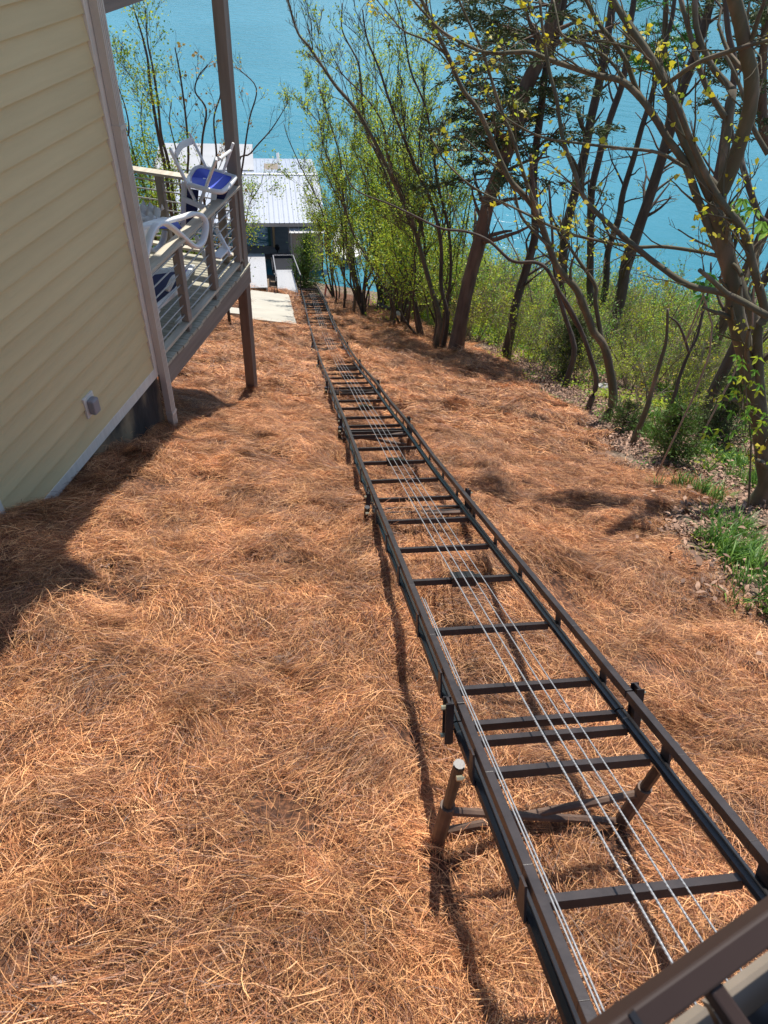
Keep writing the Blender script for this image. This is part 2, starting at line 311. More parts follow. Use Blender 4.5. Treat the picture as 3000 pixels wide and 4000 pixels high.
def strips_mesh(name, P, W, m, tint):
    """P: (n, k, 3) polylines, W: (n, k, 3) half-width vectors -> ribbons with a tint per strip"""
    n, k, _ = P.shape; V = np.stack([P - W, P + W], 2).reshape(-1, 3)
    b = (np.arange(n) * 2 * k)[:, None, None] + (np.arange(k - 1) * 2)[None, :, None] + np.array([0, 1, 3, 2])[None, None]
    Fq = b.reshape(-1, 4); me = bpy.data.meshes.new(name); me.vertices.add(len(V)); me.vertices.foreach_set('co', V.ravel())
    me.loops.add(Fq.size); me.loops.foreach_set('vertex_index', Fq.ravel()); me.polygons.add(len(Fq))
    me.polygons.foreach_set('loop_start', np.arange(len(Fq)) * 4); me.polygons.foreach_set('loop_total', np.full(len(Fq), 4))
    a = me.attributes.new('tint', 'FLOAT', 'POINT'); a.data.foreach_set('value', np.repeat(tint, 2 * k).astype(np.float32))
    me.update(); me.validate(); me.materials.append(m); return me
def yawf(x, y): return 2.6 * (np.sin(1.1 * x + .7 * y + 1) + np.sin(-.8 * x + 1.5 * y + 2.2) + .5 * np.sin(3.1 * x - 2.3 * y)) + rng.normal(0, .3, len(x))
def slope_rot(x, y, yaw, tilt=0):
    e = .08; dx = (g(x + e, y) - g(x - e, y)) / (2 * e); dy = (g(x, y + e) - g(x, y - e)) / (2 * e)
    # euler XYZ: yaw about the local normal comes first, then tilt to the slope
    out = np.zeros((len(x), 3))
    for i in range(len(x)):
        nrm = Vector((-dx[i] + random.gauss(0, tilt), -dy[i] + random.gauss(0, tilt), 1)).normalized()
        q = Vector((0, 0, 1)).rotation_difference(nrm) @ Matrix.Rotation(yaw[i], 3, 'Z').to_quaternion(); out[i] = q.to_euler()
    return out
def needle_clump(name, n, R, length, width, comb, lift, m):
    a = rng.normal(0, comb, n) if comb < 2 else rng.uniform(0, 6.28, n)
    flip = rng.random(n) < .5; a = a + flip * math.pi
    c = np.stack([rng.normal(0, R * .5, n), rng.normal(0, R * .5, n), rng.uniform(0, .03, n) + lift * rng.random(n) * .4], 1)
    L_ = length * rng.uniform(.55, 1.15, n); k = 4; u = np.linspace(-.5, .5, k)
    d = np.stack([np.cos(a), np.sin(a), rng.normal(.0, .14, n)], 1); s = np.stack([-np.sin(a), np.cos(a), np.zeros(n)], 1)
    bend = rng.normal(0, .16, n); arch = rng.uniform(-.1, .35, n) * (1 + lift * 6)
    P = c[:, None] + d[:, None] * (u[None, :, None] * L_[:, None, None]) + s[:, None] * ((u ** 2)[None, :, None] * (L_ * bend * 2)[:, None, None])
    P[:, :, 2] += (.25 - u[None] ** 2) * (L_ * arch)[:, None]
    roll = rng.uniform(-.9, .9, n); Wd = s * np.cos(roll)[:, None]; Wd[:, 2] += np.sin(roll)
    W = Wd[:, None] * (width * .5 * rng.uniform(.6, 1.3, n))[:, None, None] * np.array([.8, 1, 1, .5])[None, :, None]
    return bpy.data.objects.new(name, strips_mesh(name, P, W, m, rng.beta(1.3, 1.3, n)))
near_src = [needle_clump('needles_near_%s' % 'abcdefgh'[i], 250, .15, .135, .0018, cmb, lf, MT['straw']) for i, (cmb, lf) in enumerate([(9, .02), (.9, .03), (.5, .05), (9, .06), (9, .02), (.45, .08), (9, .03), (.8, .1)])]
far_src = [needle_clump('needles_far_%s' % 'abcdef'[i], 190, .25, .19, .0042, cmb, lf, MT['straw']) for i, (cmb, lf) in enumerate([(9, .03), (.9, .04), (.5, .06), (9, .1), (9, .05), (.8, .12)])]
def bed_points(n, x0, x1, y0, y1, dens=None, inside=True, keep=None):
    x = rng.uniform(x0, x1, n); y = rng.uniform(y0, y1, n); k = in_bed(x, y) == inside
    if keep is not None: k &= keep(x, y)
    return x[k], y[k]
def in_view(x, y, margin=250):
    P = np.stack([x, y, g(x, y)], 1); c = P @ np.array([CX, CY, CZ]); z = np.maximum(c[:, 2], .05)
    px = 1500 + FPX * c[:, 0] / z; py = 2000 + FPX * c[:, 1] / z
    return (c[:, 2] > .1) & (px > -margin) & (px < 3000 + margin) & (py > -margin) & (py < 4000 + margin + 300)
not_house = lambda x, y: ~((x < -3.65) & (y > 3.4) & (y < 6.05))
def pad_mask(x, y): # keep straw off the concrete
    u = x * .9336 + y * .3584; v = -x * .3584 + y * .9336
    return ~(((u > -.75) & (u < .95) & (v > 19.5) & (v < 27)) | ((u > -9) & (u <= -.3) & (v > 20.0) & (v < 22.4)))
HO = np.stack([rng.uniform(-6, 5, 420), rng.uniform(-.5, 24, 420)], 1); HR = rng.uniform(.08, .22, 420)
def hollow(x, y): return (((x[:, None] - HO[None, :, 0]) ** 2 + (y[:, None] - HO[None, :, 1]) ** 2) > (HR ** 2)[None]).all(1)
x, y = bed_points(8600, -5.5, 4.5, -.6, 9, keep=lambda x, y: in_view(x, y) & not_house(x, y) & hollow(x, y))
scatter('pine_straw', np.stack([x, y, g(x, y) + .005], 1), slope_rot(x, y, yawf(x, y), .12), rng.uniform(.8, 1.25, len(x)), rng.integers(0, 8, len(x)), near_src, 'orange brown pine straw mulch covering the slope in the foreground')
x, y = bed_points(9500, -14, 5, 8.3, 27, keep=lambda x, y: in_view(x, y) & pad_mask(x, y) & hollow(x, y))
scatter('pine_straw', np.stack([x, y, g(x, y) + .005], 1), slope_rot(x, y, yawf(x, y), .12), rng.uniform(.8, 1.3, len(x)), rng.integers(0, 6, len(x)), far_src, 'orange brown pine straw mulch down the slope towards the lake')
# loose tufts raked up beside the hollows
tx = HO[:, 0] + rng.normal(0, .1, 420); ty = HO[:, 1] - HR - rng.uniform(0, .15, 420); tx = np.concatenate([tx + rng.normal(0, .09, 420) for _ in range(7)]); ty = np.concatenate([ty + rng.normal(0, .06, 420) for _ in range(7)])
k = in_bed(tx, ty) & in_view(tx, ty) & not_house(tx, ty) & pad_mask(tx, ty); tx, ty = tx[k], ty[k]; nr = ty < 9
for m_, src in ((nr, near_src), (~nr, far_src)):
    xx, yy = tx[m_], ty[m_]
    scatter('pine_straw', np.stack([xx, yy, g(xx, yy) + rng.uniform(.01, .09, len(xx))], 1), slope_rot(xx, yy, yawf(xx, yy), .3), rng.uniform(.6, 1.0, len(xx)), rng.integers(0, 6, len(xx)), src, 'raised tufts of pine straw on the slope')
# ---------------------------------------------------------------- the yellow house
HX, HY0, HY1 = -3.6, 3.35, 6.0
house = empty('yellow_house', (HX, HY0, gz(HX, HY0)), label='pale yellow lap-sided house wall above the pine straw, at left', cat='house')
def W(o): o.matrix_parent_inverse = o.parent.matrix_world.inverted() if False else Matrix.Translation(-o.parent.location); return o
def hp(mb, name, m, **k): return W(mb.build(name, m, house, **k))
hp(MB().span((-9, HY0 + .03, -6.2), (HX - .03, HY1 - .01, 2.6)), 'wall', MT['siding'])
hp(MB().span((-9, HY0 + .06, -6.6), (HX - .004, HY1 - .03, -4.42)), 'foundation_wall', MT['found'])
LAP = .1764; ZB = -4.345
bm_ = MB()
bl = HY1 - .1 - HY0
th = math.atan2(.013, LAP)
V = [(-.018, 0, 0), (.021, 0, 0), (-.004, 0, LAP + .01), (-.018, 0, LAP + .01)]
V = V + [(a, bl, c) for a, b, c in V]
board = MB().add(V, [(0, 1, 2, 3), (4, 7, 6, 5), (0, 4, 5, 1), (1, 5, 6, 2), (2, 6, 7, 3), (3, 7, 4, 0)]).mesh('siding_board', MT['siding'])
for i in range(39): W(new('siding_board', board, house, loc=(HX, HY0, ZB + i * LAP)))
hp(MB().span((HX - .02, HY0 + .0, -4.46), (HX + .024, HY1 - .015, ZB + .004)), 'base_trim', MT['trim'], bevel=.003)
hp(MB().span((HX - .02, HY1 - .098, ZB + .006), (HX + .028, HY1, 2.5)), 'corner_trim', MT['trim'], bevel=.003)
hp(MB().span((HX - .10, HY0 - .1, -4.46), (HX + .028, HY0 - .002, 2.5)), 'corner_trim', MT['trim'], bevel=.003)
ds = MB().span((HX + .034, HY1 - .035, -5.16), (HX + .105, HY1 + .06, 2.45))
for dy in (-.012, .012, .037): ds.span((HX + .105, HY1 + dy - .006, -5.16), (HX + .110, HY1 + dy + .006, 2.45))
dso = hp(ds, 'downspout', MT['spout'])
for z in (-2.0, -4.98): W(MB().span((HX + .030, HY1 - .040, z), (HX + .113, HY1 + .065, z + .035)).build('strap', MT['spout'], dso)).matrix_parent_inverse = Matrix.Identity(4)
oc = atx(343, 1580, HX)
ob = hp(MB().span((HX + .004, oc[1] - .08, oc[2] - .105), (HX + .028, oc[1] + .08, oc[2] + .105)), 'outlet_plate', MT['trim'], bevel=.003)
b = MB().span((HX + .026, oc[1] - .05, oc[2] - .075), (HX + .095, oc[1] + .05, oc[2] + .075)).build('outlet_cover', MT['grey'], ob, bevel=.015)
shadow_eave = MB(); EO = [(-2.58, 1.6), (-2.60, 5.5), (-2.55, 6.10), (-2.86, 6.22), (-2.96, 6.45), (-3.09, 7.1), (-3.23, 7.6), (-3.34, 8.4), (-3.36, 9.9)]  # unseen roof, its outer edge shaped to cast the shadow outline on the straw
for (xa, ya), (xb, yb) in zip(EO[:-1], EO[1:]):
    shadow_eave.add([(-9.5, ya, 4.1), (xa, ya, 2.5), (xb, yb, 2.5), (-9.5, yb, 4.1), (-9.5, ya, 4.22), (xa, ya, 2.62), (xb, yb, 2.62), (-9.5, yb, 4.22)], [(0, 1, 2, 3), (7, 6, 5, 4), (0, 4, 5, 1), (1, 5, 6, 2), (2, 6, 7, 3), (3, 7, 4, 0)])
hp(shadow_eave, 'roof', MT['roofgrey'])

# ---------------------------------------------------------------- lower and upper deck behind the house corner
deck = empty('wooden_deck', (-3.66, 8.78, gz(-3.66, 8.78)), label='weathered taupe wooden deck with rod railing behind the house corner', cat='deck')
def dp(mb, name, m, **k): o = mb.build(name, m, deck, **k); o.matrix_parent_inverse = Matrix.Translation(-deck.location); return o
DZ = -4.455; XL = -7.6
nb = 20; bw = (8.86 - 6.04) / nb
bme = MB().span((XL, .003, -.035), (-3.575, bw - .005, 0)).mesh('deck_board', MT['deckwood'])
for i in range(nb):
    o = new('deck_board', bme, deck, loc=(rng.uniform(-.012, .012), 6.04 + i * bw, DZ)); o.matrix_parent_inverse = Matrix.Translation(-deck.location)
dp(MB().span((-3.64, 6.06, DZ - .29), (-3.60, 8.88, DZ - .038)), 'rim_beam', MT['woodbeam'], bevel=.003)
dp(MB().span((XL, 8.84, DZ - .29), (-3.642, 8.88, DZ - .038)), 'rim_beam', MT['woodbeam'], bevel=.003)
for x in (-4.1, -4.5, -4.9, -5.3, -5.7, -6.1, -6.5): dp(MB().span((x - .02, 6.08, DZ - .24), (x + .02, 8.83, DZ - .04)), 'joist', MT['woodbeam'])
# posts: brown below the deck, taupe above
dp(MB().span((-3.745, 8.70, gz(-3.7, 8.78) - .3), (-3.605, 8.84, DZ - .292)), 'post', MT['woodpost'], bevel=.004)['label'] = 'brown post under the deck corner'
dp(MB().span((-3.742, 8.703, DZ + .001), (-3.604, 8.839, 2.5)), 'post', MT['woodgrey'], bevel=.004)
dp(MB().span((-7.5, 8.70, gz(-7.4, 8.78) - .3), (-7.36, 8.84, DZ - .3)), 'post', MT['woodpost'])
dp(MB().span((-7.5, 8.70, DZ), (-7.36, 8.84, 2.5)), 'post', MT['woodgrey'])
# side railing in line with the house wall
RZ0, RZ1 = DZ + .125, -3.415
for y in (6.13, 6.95, 7.78, 8.62):
    dp(MB().span((-3.70, y - .045, DZ + .002 if y > 8 else RZ0 + .002), (-3.612, y + .045, RZ1)), 'railing_post', MT['woodgrey'], bevel=.003)
dp(MB().span((-3.73, 6.06, RZ1 + .002), (-3.585, 8.72, RZ1 + .038)), 'cap_rail', MT['woodcap'], bevel=.004)
dp(MB().span((-3.70, 6.06, RZ0 - .038), (-3.612, 8.69, RZ0)), 'bottom_rail', MT['woodcap'], bevel=.004)
for y in (6.95, 7.78): dp(MB().span((-3.69, y - .04, DZ + .001), (-3.622, y + .04, RZ0 - .04)), 'spacer_block', MT['woodgrey'])
for k in range(7):
    z = RZ0 + (RZ1 - RZ0) * (k + .75) / 7.4
    for y0, y1 in ((6.06, 6.905), (6.995, 7.735), (7.825, 8.575)):
        dp(MB().tube([(-3.655, y0, z), (-3.655, y1, z)], .009, 6), 'rail_rod', MT['rod'])
# far railing along the lake side
for x in (-3.9, -4.72, -5.6, -6.5, -7.4): dp(MB().span((x - .045, 8.745, DZ + .002), (x + .045, 8.83, RZ1)), 'railing_post', MT['woodgrey'], bevel=.003)
dp(MB().span((XL, 8.715, RZ1 + .003), (-3.75, 8.86, RZ1 + .039)), 'cap_rail', MT['woodcap'], bevel=.004)
dp(MB().span((XL, 8.75, RZ0 - .038), (-3.75, 8.835, RZ0)), 'bottom_rail', MT['woodcap'], bevel=.004)
for k in range(7):
    z = RZ0 + (RZ1 - RZ0) * (k + .75) / 7.4
    for x0, x1 in ((-3.945, -3.75), (-4.675, -3.945), (-5.555, -4.765), (-6.455, -5.645), (-7.355, -6.545)):
        dp(MB().tube([(x0, 8.79, z), (x1, 8.79, z)], .009, 6), 'rail_rod', MT['rod'])
# upper floor: header beam; unseen boards sized to shade the floor, not the cap
dp(MB().span((-3.66, 6.02, -1.225), (-3.60, 8.70, -.93)), 'header_beam', MT['woodbeam'], bevel=.003)
dp(MB().span((XL, 8.72, -1.225), (-3.745, 8.78, -.93)), 'header_beam', MT['woodbeam'])
for i in range(28): dp(MB().span((XL, 6.04 + i * bw, -.92), (-3.62 - .20 * (i > 2), 6.04 + (i + 1) * bw - .012, -.885)), 'upper_shade_board', MT['deckwood'])
for x in (-4.1, -4.7, -5.3, -5.9, -6.5): dp(MB().span((x - .02, 6.04, -1.15), (x + .02, 8.7, -.925)), 'joist', MT['woodbeam'])

# ---------------------------------------------------------------- chairs on the deck
def K(a, b): return (400 + a * .40678, 450 + b * .40678)      # a point of the deck in the photograph
def LB(o, lab): o['label'] = lab; return o
def free(name, label, cat, loc, group=None): return empty(name, loc, 0, label, cat, group)
def cp(root, mb, name, m, **k): o = mb.build(name, m, root, **k); o.matrix_parent_inverse = Matrix.Translation(-root.location); return o
S3 = lambda a, b, y: at(*K(a, b), y)
c1 = free('folding_chair', 'upside down white folding chair with blue sling, legs in the air by the post', 'folding chair', S3(900, 800, 8.25), 'white and blue deck seats')
for nm, p0, p1, y0, y1 in (('leg', (650, 325), (905, 850), 7.95, 8.2), ('leg', (835, 175), (1000, 510), 8.55, 8.45), ('leg', (1095, 415), (935, 850), 7.95, 8.2), ('leg', (1258, 265), (1155, 560), 8.55, 8.45)):
    cp(c1, MB().bar(S3(*p0, y0), S3(*p1, y1), .055, .030, up=(1, .4, 0)), nm, MT['white'], bevel=.008)
arc = spline([S3(705, 385, 7.97), S3(760, 290, 8.15), S3(865, 245, 8.53)], 5)
cp(c1, MB().ribbon(arc, .02, .075, (1, 0, 0)), 'crossbar', MT['white'])
cp(c1, MB().tube([S3(1125, 420, 7.98), S3(1235, 335, 8.53)], .018, 8), 'crossbar', MT['white'])
ring = [S3(835, 600, 8.45), S3(900, 510, 8.6), S3(1010, 515, 8.66), S3(1235, 585, 8.66), S3(1268, 610, 8.6), S3(1180, 715, 8.2), S3(1100, 735, 8.08), S3(880, 680, 8.08), S3(830, 650, 8.2)]
rc = sum(ring) / len(ring); R_ = spline(ring + [ring[0]], 4)[:-1]
cp(c1, MB().tube(R_, .030, 8, closed=True, flat=(0, 0, 1)), 'seat_frame', MT['white'], smooth=True)
inn = [rc + (p - rc) * .86 for p in R_]
sm = MB().add([rc] + inn, [(0, i + 1, (i + 1) % len(inn) + 1) for i in range(len(inn))]).build('seat', MT['blue'], c1)
sm.matrix_parent_inverse = Matrix.Translation(-c1.location); so = sm.modifiers.new('thickness', 'SOLIDIFY'); so.thickness = .012
cp(c1, MB().bar(S3(995, 555, 8.63), S3(975, 690, 8.12), .05, .02), 'seat_stay', MT['white'], bevel=.006)
# the seat it stands on: an upright high-backed one
c2 = free('high_back_chair', 'upright white high-backed chair with navy sling, standing in the railing corner', 'chair', (*S3(900, 1330, 8.1)[:2], DZ), 'white and blue deck seats')
for (a, b, c, d, y0, y1) in ((785, 640, 775, 1120, 8.25, 8.2), (1075, 740, 1030, 1180, 8.2, 8.1), (770, 800, 1020, 905, 8.2, 8.1)):
    cp(c2, MB().bar(S3(a, b, y0), S3(c, d, y1), .065, .035, up=(0, 1, 0)), 'back_frame', MT['white'], bevel=.01)
for q in (((820, 700), (925, 720), (900, 1100), (790, 1060)), ((1075, 720), (1215, 715), (1060, 1040), (985, 1040))):
    pts = [S3(a, b, 8.23) for a, b in q]; o = cp(c2, MB().add(pts, [(0, 1, 2, 3)]), 'sling', MT['navy']); o.modifiers.new('thickness', 'SOLIDIFY').thickness = .01
for a, b, c, d, y0, y1 in ((900, 1160, 1025, 1450, 8.0, 7.75), (1090, 1090, 1230, 1350, 8.25, 8.1), (760, 1100, 730, 1330, 8.1, 7.9)):
    cp(c2, MB().bar(S3(a, b, y0), S3(c, d, y1), .055, .035, up=(0, 1, 0)), 'leg', MT['white'], bevel=.01)
cp(c2, MB().bar(S3(1090, 1370, 7.9), S3(1190, 1265, 8.2), .13, .025), 'stretcher', MT['white'], bevel=.006)
# lounge chair lifted on to the railing, its looped arm over the cap
c3 = free('lounge_chair', 'white lounge chair resting high on the railing, its looped arm over the cap rail', 'lounge chair', atx(*K(560, 1300), -3.9), 'white and blue deck seats')
loop = [(385, 1475), (412, 1380), (440, 1260), (475, 1150), (525, 1075), (590, 1055), (660, 1090), (735, 1150), (800, 1210), (855, 1258), (905, 1280), (955, 1245), (985, 1160), (992, 1060), (965, 995), (925, 970), (870, 965), (760, 1000), (620, 1035), (500, 1075), (330, 1115)]
lx = [-3.62] * 8 + [-3.61, -3.59, -3.57, -3.56, -3.56, -3.57, -3.59, -3.61, -3.63, -3.68, -3.75, -3.8, -3.9]
lp = [atx(*K(a, b), x) + (0, 0, .02) for (a, b), x in zip(loop, lx)]
cp(c3, MB().ribbon(spline(lp, 4), .075, .045, (1, 0, 0)), 'armrest', MT['white'], smooth=True)
lp2 = [atx(*K(a, b), -4.35) for a, b in ((600, 1110), (590, 1180), (560, 1250), (500, 1300), (430, 1270), (350, 1200))]
cp(c3, MB().ribbon(spline(lp2, 4), .07, .045, (1, 0, 0)), 'armrest', MT['white'], smooth=True)
cp(c3, MB().bar(atx(*K(315, 1090), -4.0), atx(*K(605, 1000), -4.0), .07, .05), 'side_rail', MT['white'], bevel=.008)
cp(c3, MB().bar(atx(*K(320, 1170), -3.85), atx(*K(520, 1080), -3.85), .06, .09), 'side_rail', MT['white'], bevel=.008)
o = cp(c3, MB().add([atx(*K(a, b), x) for a, b, x in ((300, 1035, -4.4), (700, 990, -4.5), (760, 1090, -4.1), (330, 1090, -4.1))], [(0, 1, 2, 3)]), 'sling', MT['blue']); o.modifiers.new('thickness', 'SOLIDIFY').thickness = .012
# lounge chair on the deck boards
c4 = free('lounge_chair', 'white lounge chair with navy sling on the deck floor behind the rods', 'lounge chair', (-4.1, 6.8, DZ), 'white and blue deck seats')
o = cp(c4, MB().add([atx(*K(470, 1880), -3.84), atx(*K(700, 1690), -3.84), atx(*K(850, 1475), -4.2), atx(*K(420, 1540), -4.2)], [(0, 1, 2, 3)]), 'sling', MT['navy']); o.modifiers.new('thickness', 'SOLIDIFY').thickness = .012
for (a, b, xa), (c, d, xb) in (((460, 1900, -3.8), (720, 1680, -3.8)), ((400, 1520, -4.22), (870, 1455, -4.22))): cp(c4, MB().bar(atx(*K(a, b), xa), atx(*K(c, d), xb), .05, .06), 'side_rail', MT['white'], bevel=.008)
cp(c4, MB().bar(atx(*K(720, 1680), -3.8), atx(*K(870, 1455), -4.22), .06, .05), 'side_rail', MT['white'], bevel=.008)
for x in (-3.82, -4.42):
    cp(c4, MB().ribbon(spline([(x, 6.9, DZ + .5), (x, 7.12, DZ + .56), (x, 7.27, DZ + .46), (x, 7.30, DZ + .25), (x, 7.22, DZ + .05), (x, 7.0, DZ + .03)], 4), .06, .04, (1, 0, 0)), 'leg', MT['white'], smooth=True)
for x in (-3.82, -4.42):
    cp(c4, MB().ribbon(spline([(x, 6.62, DZ + .4), (x, 6.42, DZ + .36), (x, 6.3, DZ + .2), (x, 6.24, DZ + .03)], 4), .06, .04, (1, 0, 0)), 'leg', MT['white'], smooth=True)
# crumpled cream cloth on the lifted lounge chair
pc = atx(*K(385, 1000), -4.2); mbc = MB(); nx_ = 14
gv = []
for i in range(nx_):
    for j in range(9):
        gv.append(pc + np.array((.28 * (j / 8 - .5), .55 * (i / 13 - .5), .05 * math.sin(i * 1.3 + j) * math.cos(j * 1.7 - i * .4) + .02 * math.sin(i * 2.9 + j * 2.1) + (.05 if i > 10 else 0))))
mbc.add(gv, [(i * 9 + j, i * 9 + j + 1, i * 9 + 10 + j, i * 9 + 9 + j) for i in range(nx_ - 1) for j in range(8)])
o = mbc.build('crumpled_cloth', MT['cloth'], smooth=True); tag(o, 'crumpled cream cloth lying on the raised lounge chair', 'cloth'); o.modifiers.new('thickness', 'SOLIDIFY').thickness = .004

# ---------------------------------------------------------------- the tram track
TP = [(-1.2, -1.19), (0, -1.823), (5, -4.40), (5.9, -4.84), (6.9, -5.33), (8, -5.90), (9.4, -6.58), (10.7, -7.25), (12.15, -7.99), (13.9, -8.83), (16.4, -9.97), (18.4, -10.82), (20, -11.45), (22, -12.2), (23.5, -12.82), (25, -13.48), (26.8, -14.25), (28.6, -15.05), (30.5, -16.05), (32.5, -17.05), (34, -17.75)]
_tp = spline([(0, a, b) for a, b in TP], 6)
def rz(y): return float(np.interp(y, _tp[:, 1], _tp[:, 2]))
PERP = np.array((.9436, .3303, 0)); GA = .755; FW = np.array((-.33, .944, 0))
def TR(lat, y, dz=0):                       # a point of the track: lateral distance from the left rail, station, height over the rail axis
    return np.array((.713 - .35 * y, y, rz(y) + dz)) + PERP * lat
track = empty('tram_track', tuple(TR(GA / 2, 1.55, -.75)), label='long dark brown steel tram track running down the pine straw slope', cat='tram track')
def tp(mb, name, m, **k): o = mb.build(name, m, track, **k); o.matrix_parent_inverse = Matrix.Translation(-track.location); return o
JO = [-.96 + 2.62 * i for i in range(14)]   # section joints
def sl(y): return (rz(y + .05) - rz(y - .05)) / .1
def updir(y): t_ = np.array((-.35, 1, sl(y))); t_ /= np.linalg.norm(t_); u = np.cross(PERP, t_); return t_, u / np.linalg.norm(u)
def place(o, lat, y, dz):
    t_, u = updir(y); R = Matrix(((PERP[0], t_[0], u[0]), (PERP[1], t_[1], u[1]), (PERP[2], t_[2], u[2]))).to_4x4()
    o.parent = track; o.matrix_parent_inverse = Matrix.Translation(-track.location); o.matrix_basis = Matrix.Translation(TR(lat, y, 0) + u * dz) @ R; return o
RW = .033
for i in range(len(JO)):
    y0 = max(JO[i] + .004, -.2); y1 = min(JO[i] + 2.62 - .004, 34)
    if y1 <= y0: continue
    n_ = 6; yy = np.linspace(y0, y1, n_)
    for lat in (0, GA):
        mb = MB()
        for a, b in zip(yy[:-1], yy[1:]): mb.bar(TR(lat, a), TR(lat, b), RW, .040, up=(0, 0, 1))
        tp(mb, 'top_rail', MT['steel'], bevel=.002 if i < 3 else 0)
        mb = MB()
        mb.tube([TR(lat, a, -.150) for a in yy], .022, 8, flat=(0, 0, 1))
        mb.tube([TR(lat + .012, a, -.132) for a in yy], .011, 6, flat=(0, 0, 1))
        tp(mb, 'lower_rail', MT['blacksteel'])
tie = MB().box((0, 0, 0), (GA - .03, .033, .036)).mesh('tie', MT['steel'])
upr = MB().add([(-.004, -.035, -.13), (.004, -.035, -.13), (.004, .035, -.13), (-.004, .035, -.13), (-.004, -.022, .0), (.004, -.022, .0), (.004, .022, .0), (-.004, .022, .0)], [(0, 3, 2, 1), (4, 5, 6, 7), (0, 1, 5, 4), (1, 2, 6, 5), (2, 3, 7, 6), (3, 0, 4, 7)]).mesh('upright_plate', MT['steel'])
plate = MB().box((0, 0, 0), (.012, .055, .20)).box((.0, .0275, 0), (.036, .006, .20)).box((.0, -.0275, 0), (.036, .006, .20)).mesh('joint_plate', MT['steel'])
bolt = MB().tube([(-.012, 0, 0), (.012, 0, 0)], .011, 6).tube([(.01, 0, 0), (.02, 0, 0)], .006, 6).mesh('bolt', MT['brass'])
block = MB().box((0, 0, 0), (.16, .10, .022)).box((0, -.025, -.03), (.16, .045, .05)).box((.10, -.005, -.015), (.05, .06, .03)).mesh('cable_guide', MT['blacksteel'])
for j in JO:
    for k_, dy in enumerate((-.035, .06, .30, .81, 1.39, 1.88, 2.41)):
        y = j + dy
        if y < -.1 or y > 33.8: continue
        nt_ = new('tie', tie); place(nt_, GA / 2, y, -.150)
        if k_ == 4 and y < 26:
            place(new('cable_guide', block), .405, y - .01, -.115)
        if k_ >= 2:
            for lat in (-.026, GA + .026): place(new('upright_plate', upr), lat, y - .04, 0)
    if .5 < j + .1 < 33:
        for sgn, lat in ((-1, -.05), (1, GA + .05)):
            if j < 16:
                pl = place(new('joint_plate', plate), lat, j + .02, -.075)
                for z in (.065, -.075):
                    b_ = new('bolt', bolt, pl, loc=(sgn * .020, 0, z))
# support legs with telescoping sleeves and braces
for i, j in enumerate(JO[1:11]):
    y = j - .27 if i == 0 else j - .12
    tops = []
    for sgn, lat in ((-1, -.075), (1, GA + .06)):
        p = TR(lat, y, -.13); q0 = TR(lat, y, -.02)
        zg = gz(p[0], p[1]) - .15
        lg = tp(MB().tube([(p[0], p[1], q0[2] - .05), (p[0], p[1], zg)], .024, 10), 'support_leg', MT['blacksteel'] if i else MT['steel'], smooth=False)
        cpb = MB().tube([(p[0], p[1], q0[2] - .052), (p[0], p[1], q0[2] - .040)], .022, 10).build('cap', MT['steel'] if i == 0 else MT['blacksteel'], lg); 
        h = p[2] - zg
        if h > .3: MB().tube([(p[0], p[1], q0[2] - .05 - .42 * h), (p[0], p[1], zg + .01)], .033, 10).build('sleeve', MT['rustpipe'], lg)
        place(new('bolt', bolt), lat + sgn * .005, y, -.10)
        tops.append((p, zg, h))
    (a, za, ha), (b_, zb, hb) = tops
    if ha > .25:
        f0 = .42 if i == 0 else .1
        tp(MB().tube([(a[0], a[1], a[2] - f0 * ha), (b_[0], b_[1], zb + .2)], .020, 8), 'brace', MT['rustpipe'])
        tp(MB().tube([(b_[0], b_[1], b_[2] - f0 * hb), (a[0], a[1] + .03, za + .2)], .020, 8), 'brace', MT['rustpipe'])
# wire ropes: each would come off on its own
names = ['thick silver wire rope, leftmost of the four down the middle of the track', 'twisted wire rope second from left down the middle of the track', 'bright wire rope third from left down the middle of the track', 'thin wire rope rightmost of the four down the middle of the track']
def rope(lat, dz, r, lab, y0=-.3, y1=25.5, wob=.0):
    yy = np.linspace(y0, y1, 90); P = np.array([TR(lat(y) if callable(lat) else lat, y, dz) for y in yy])
    mb = MB(); n = len(P)
    mb.tube(P, r * .82, 6)
    # outer strands wound round the core over the part near enough to read
    yn = np.arange(y0, 4.6, .0045 + .0 * r)
    for s_ in range(3):
        Q = np.array([TR(lat, y, dz) for y in yn]); ang = yn * 2 * math.pi / (.030 + r * 3) + s_ * 2.094
        t0, u0 = updir(1.5); Q = Q + (np.cos(ang)[:, None] * PERP + np.sin(ang)[:, None] * u0) * r * .55
        mb.tube(Q, r * .5, 4, cap=False)
    return tag(mb.build('wire_rope', MT['cable'], smooth=True), lab, 'cable', 'wire ropes of the tram')
for lat, r, lab in zip((.312, .372, .432, .488), (.0046, .0042, .0038, .0034), names): rope(lat, -.062, r, lab)
def rope2(lat, dz, lab):
    yy = np.linspace(-.3, 2.6, 40); P = [TR(lat, y, dz) for y in yy]
    return tag(MB().tube(P, .0034, 6).build('wire_rope', MT['cable'], smooth=True), lab, 'cable', 'thin wire ropes beside the left rail')
rope2(.035, -.005, 'thin silver wire rope running right against the left top rail'); rope2(.052, -.02, 'thin silver wire rope just inside the one against the left rail')

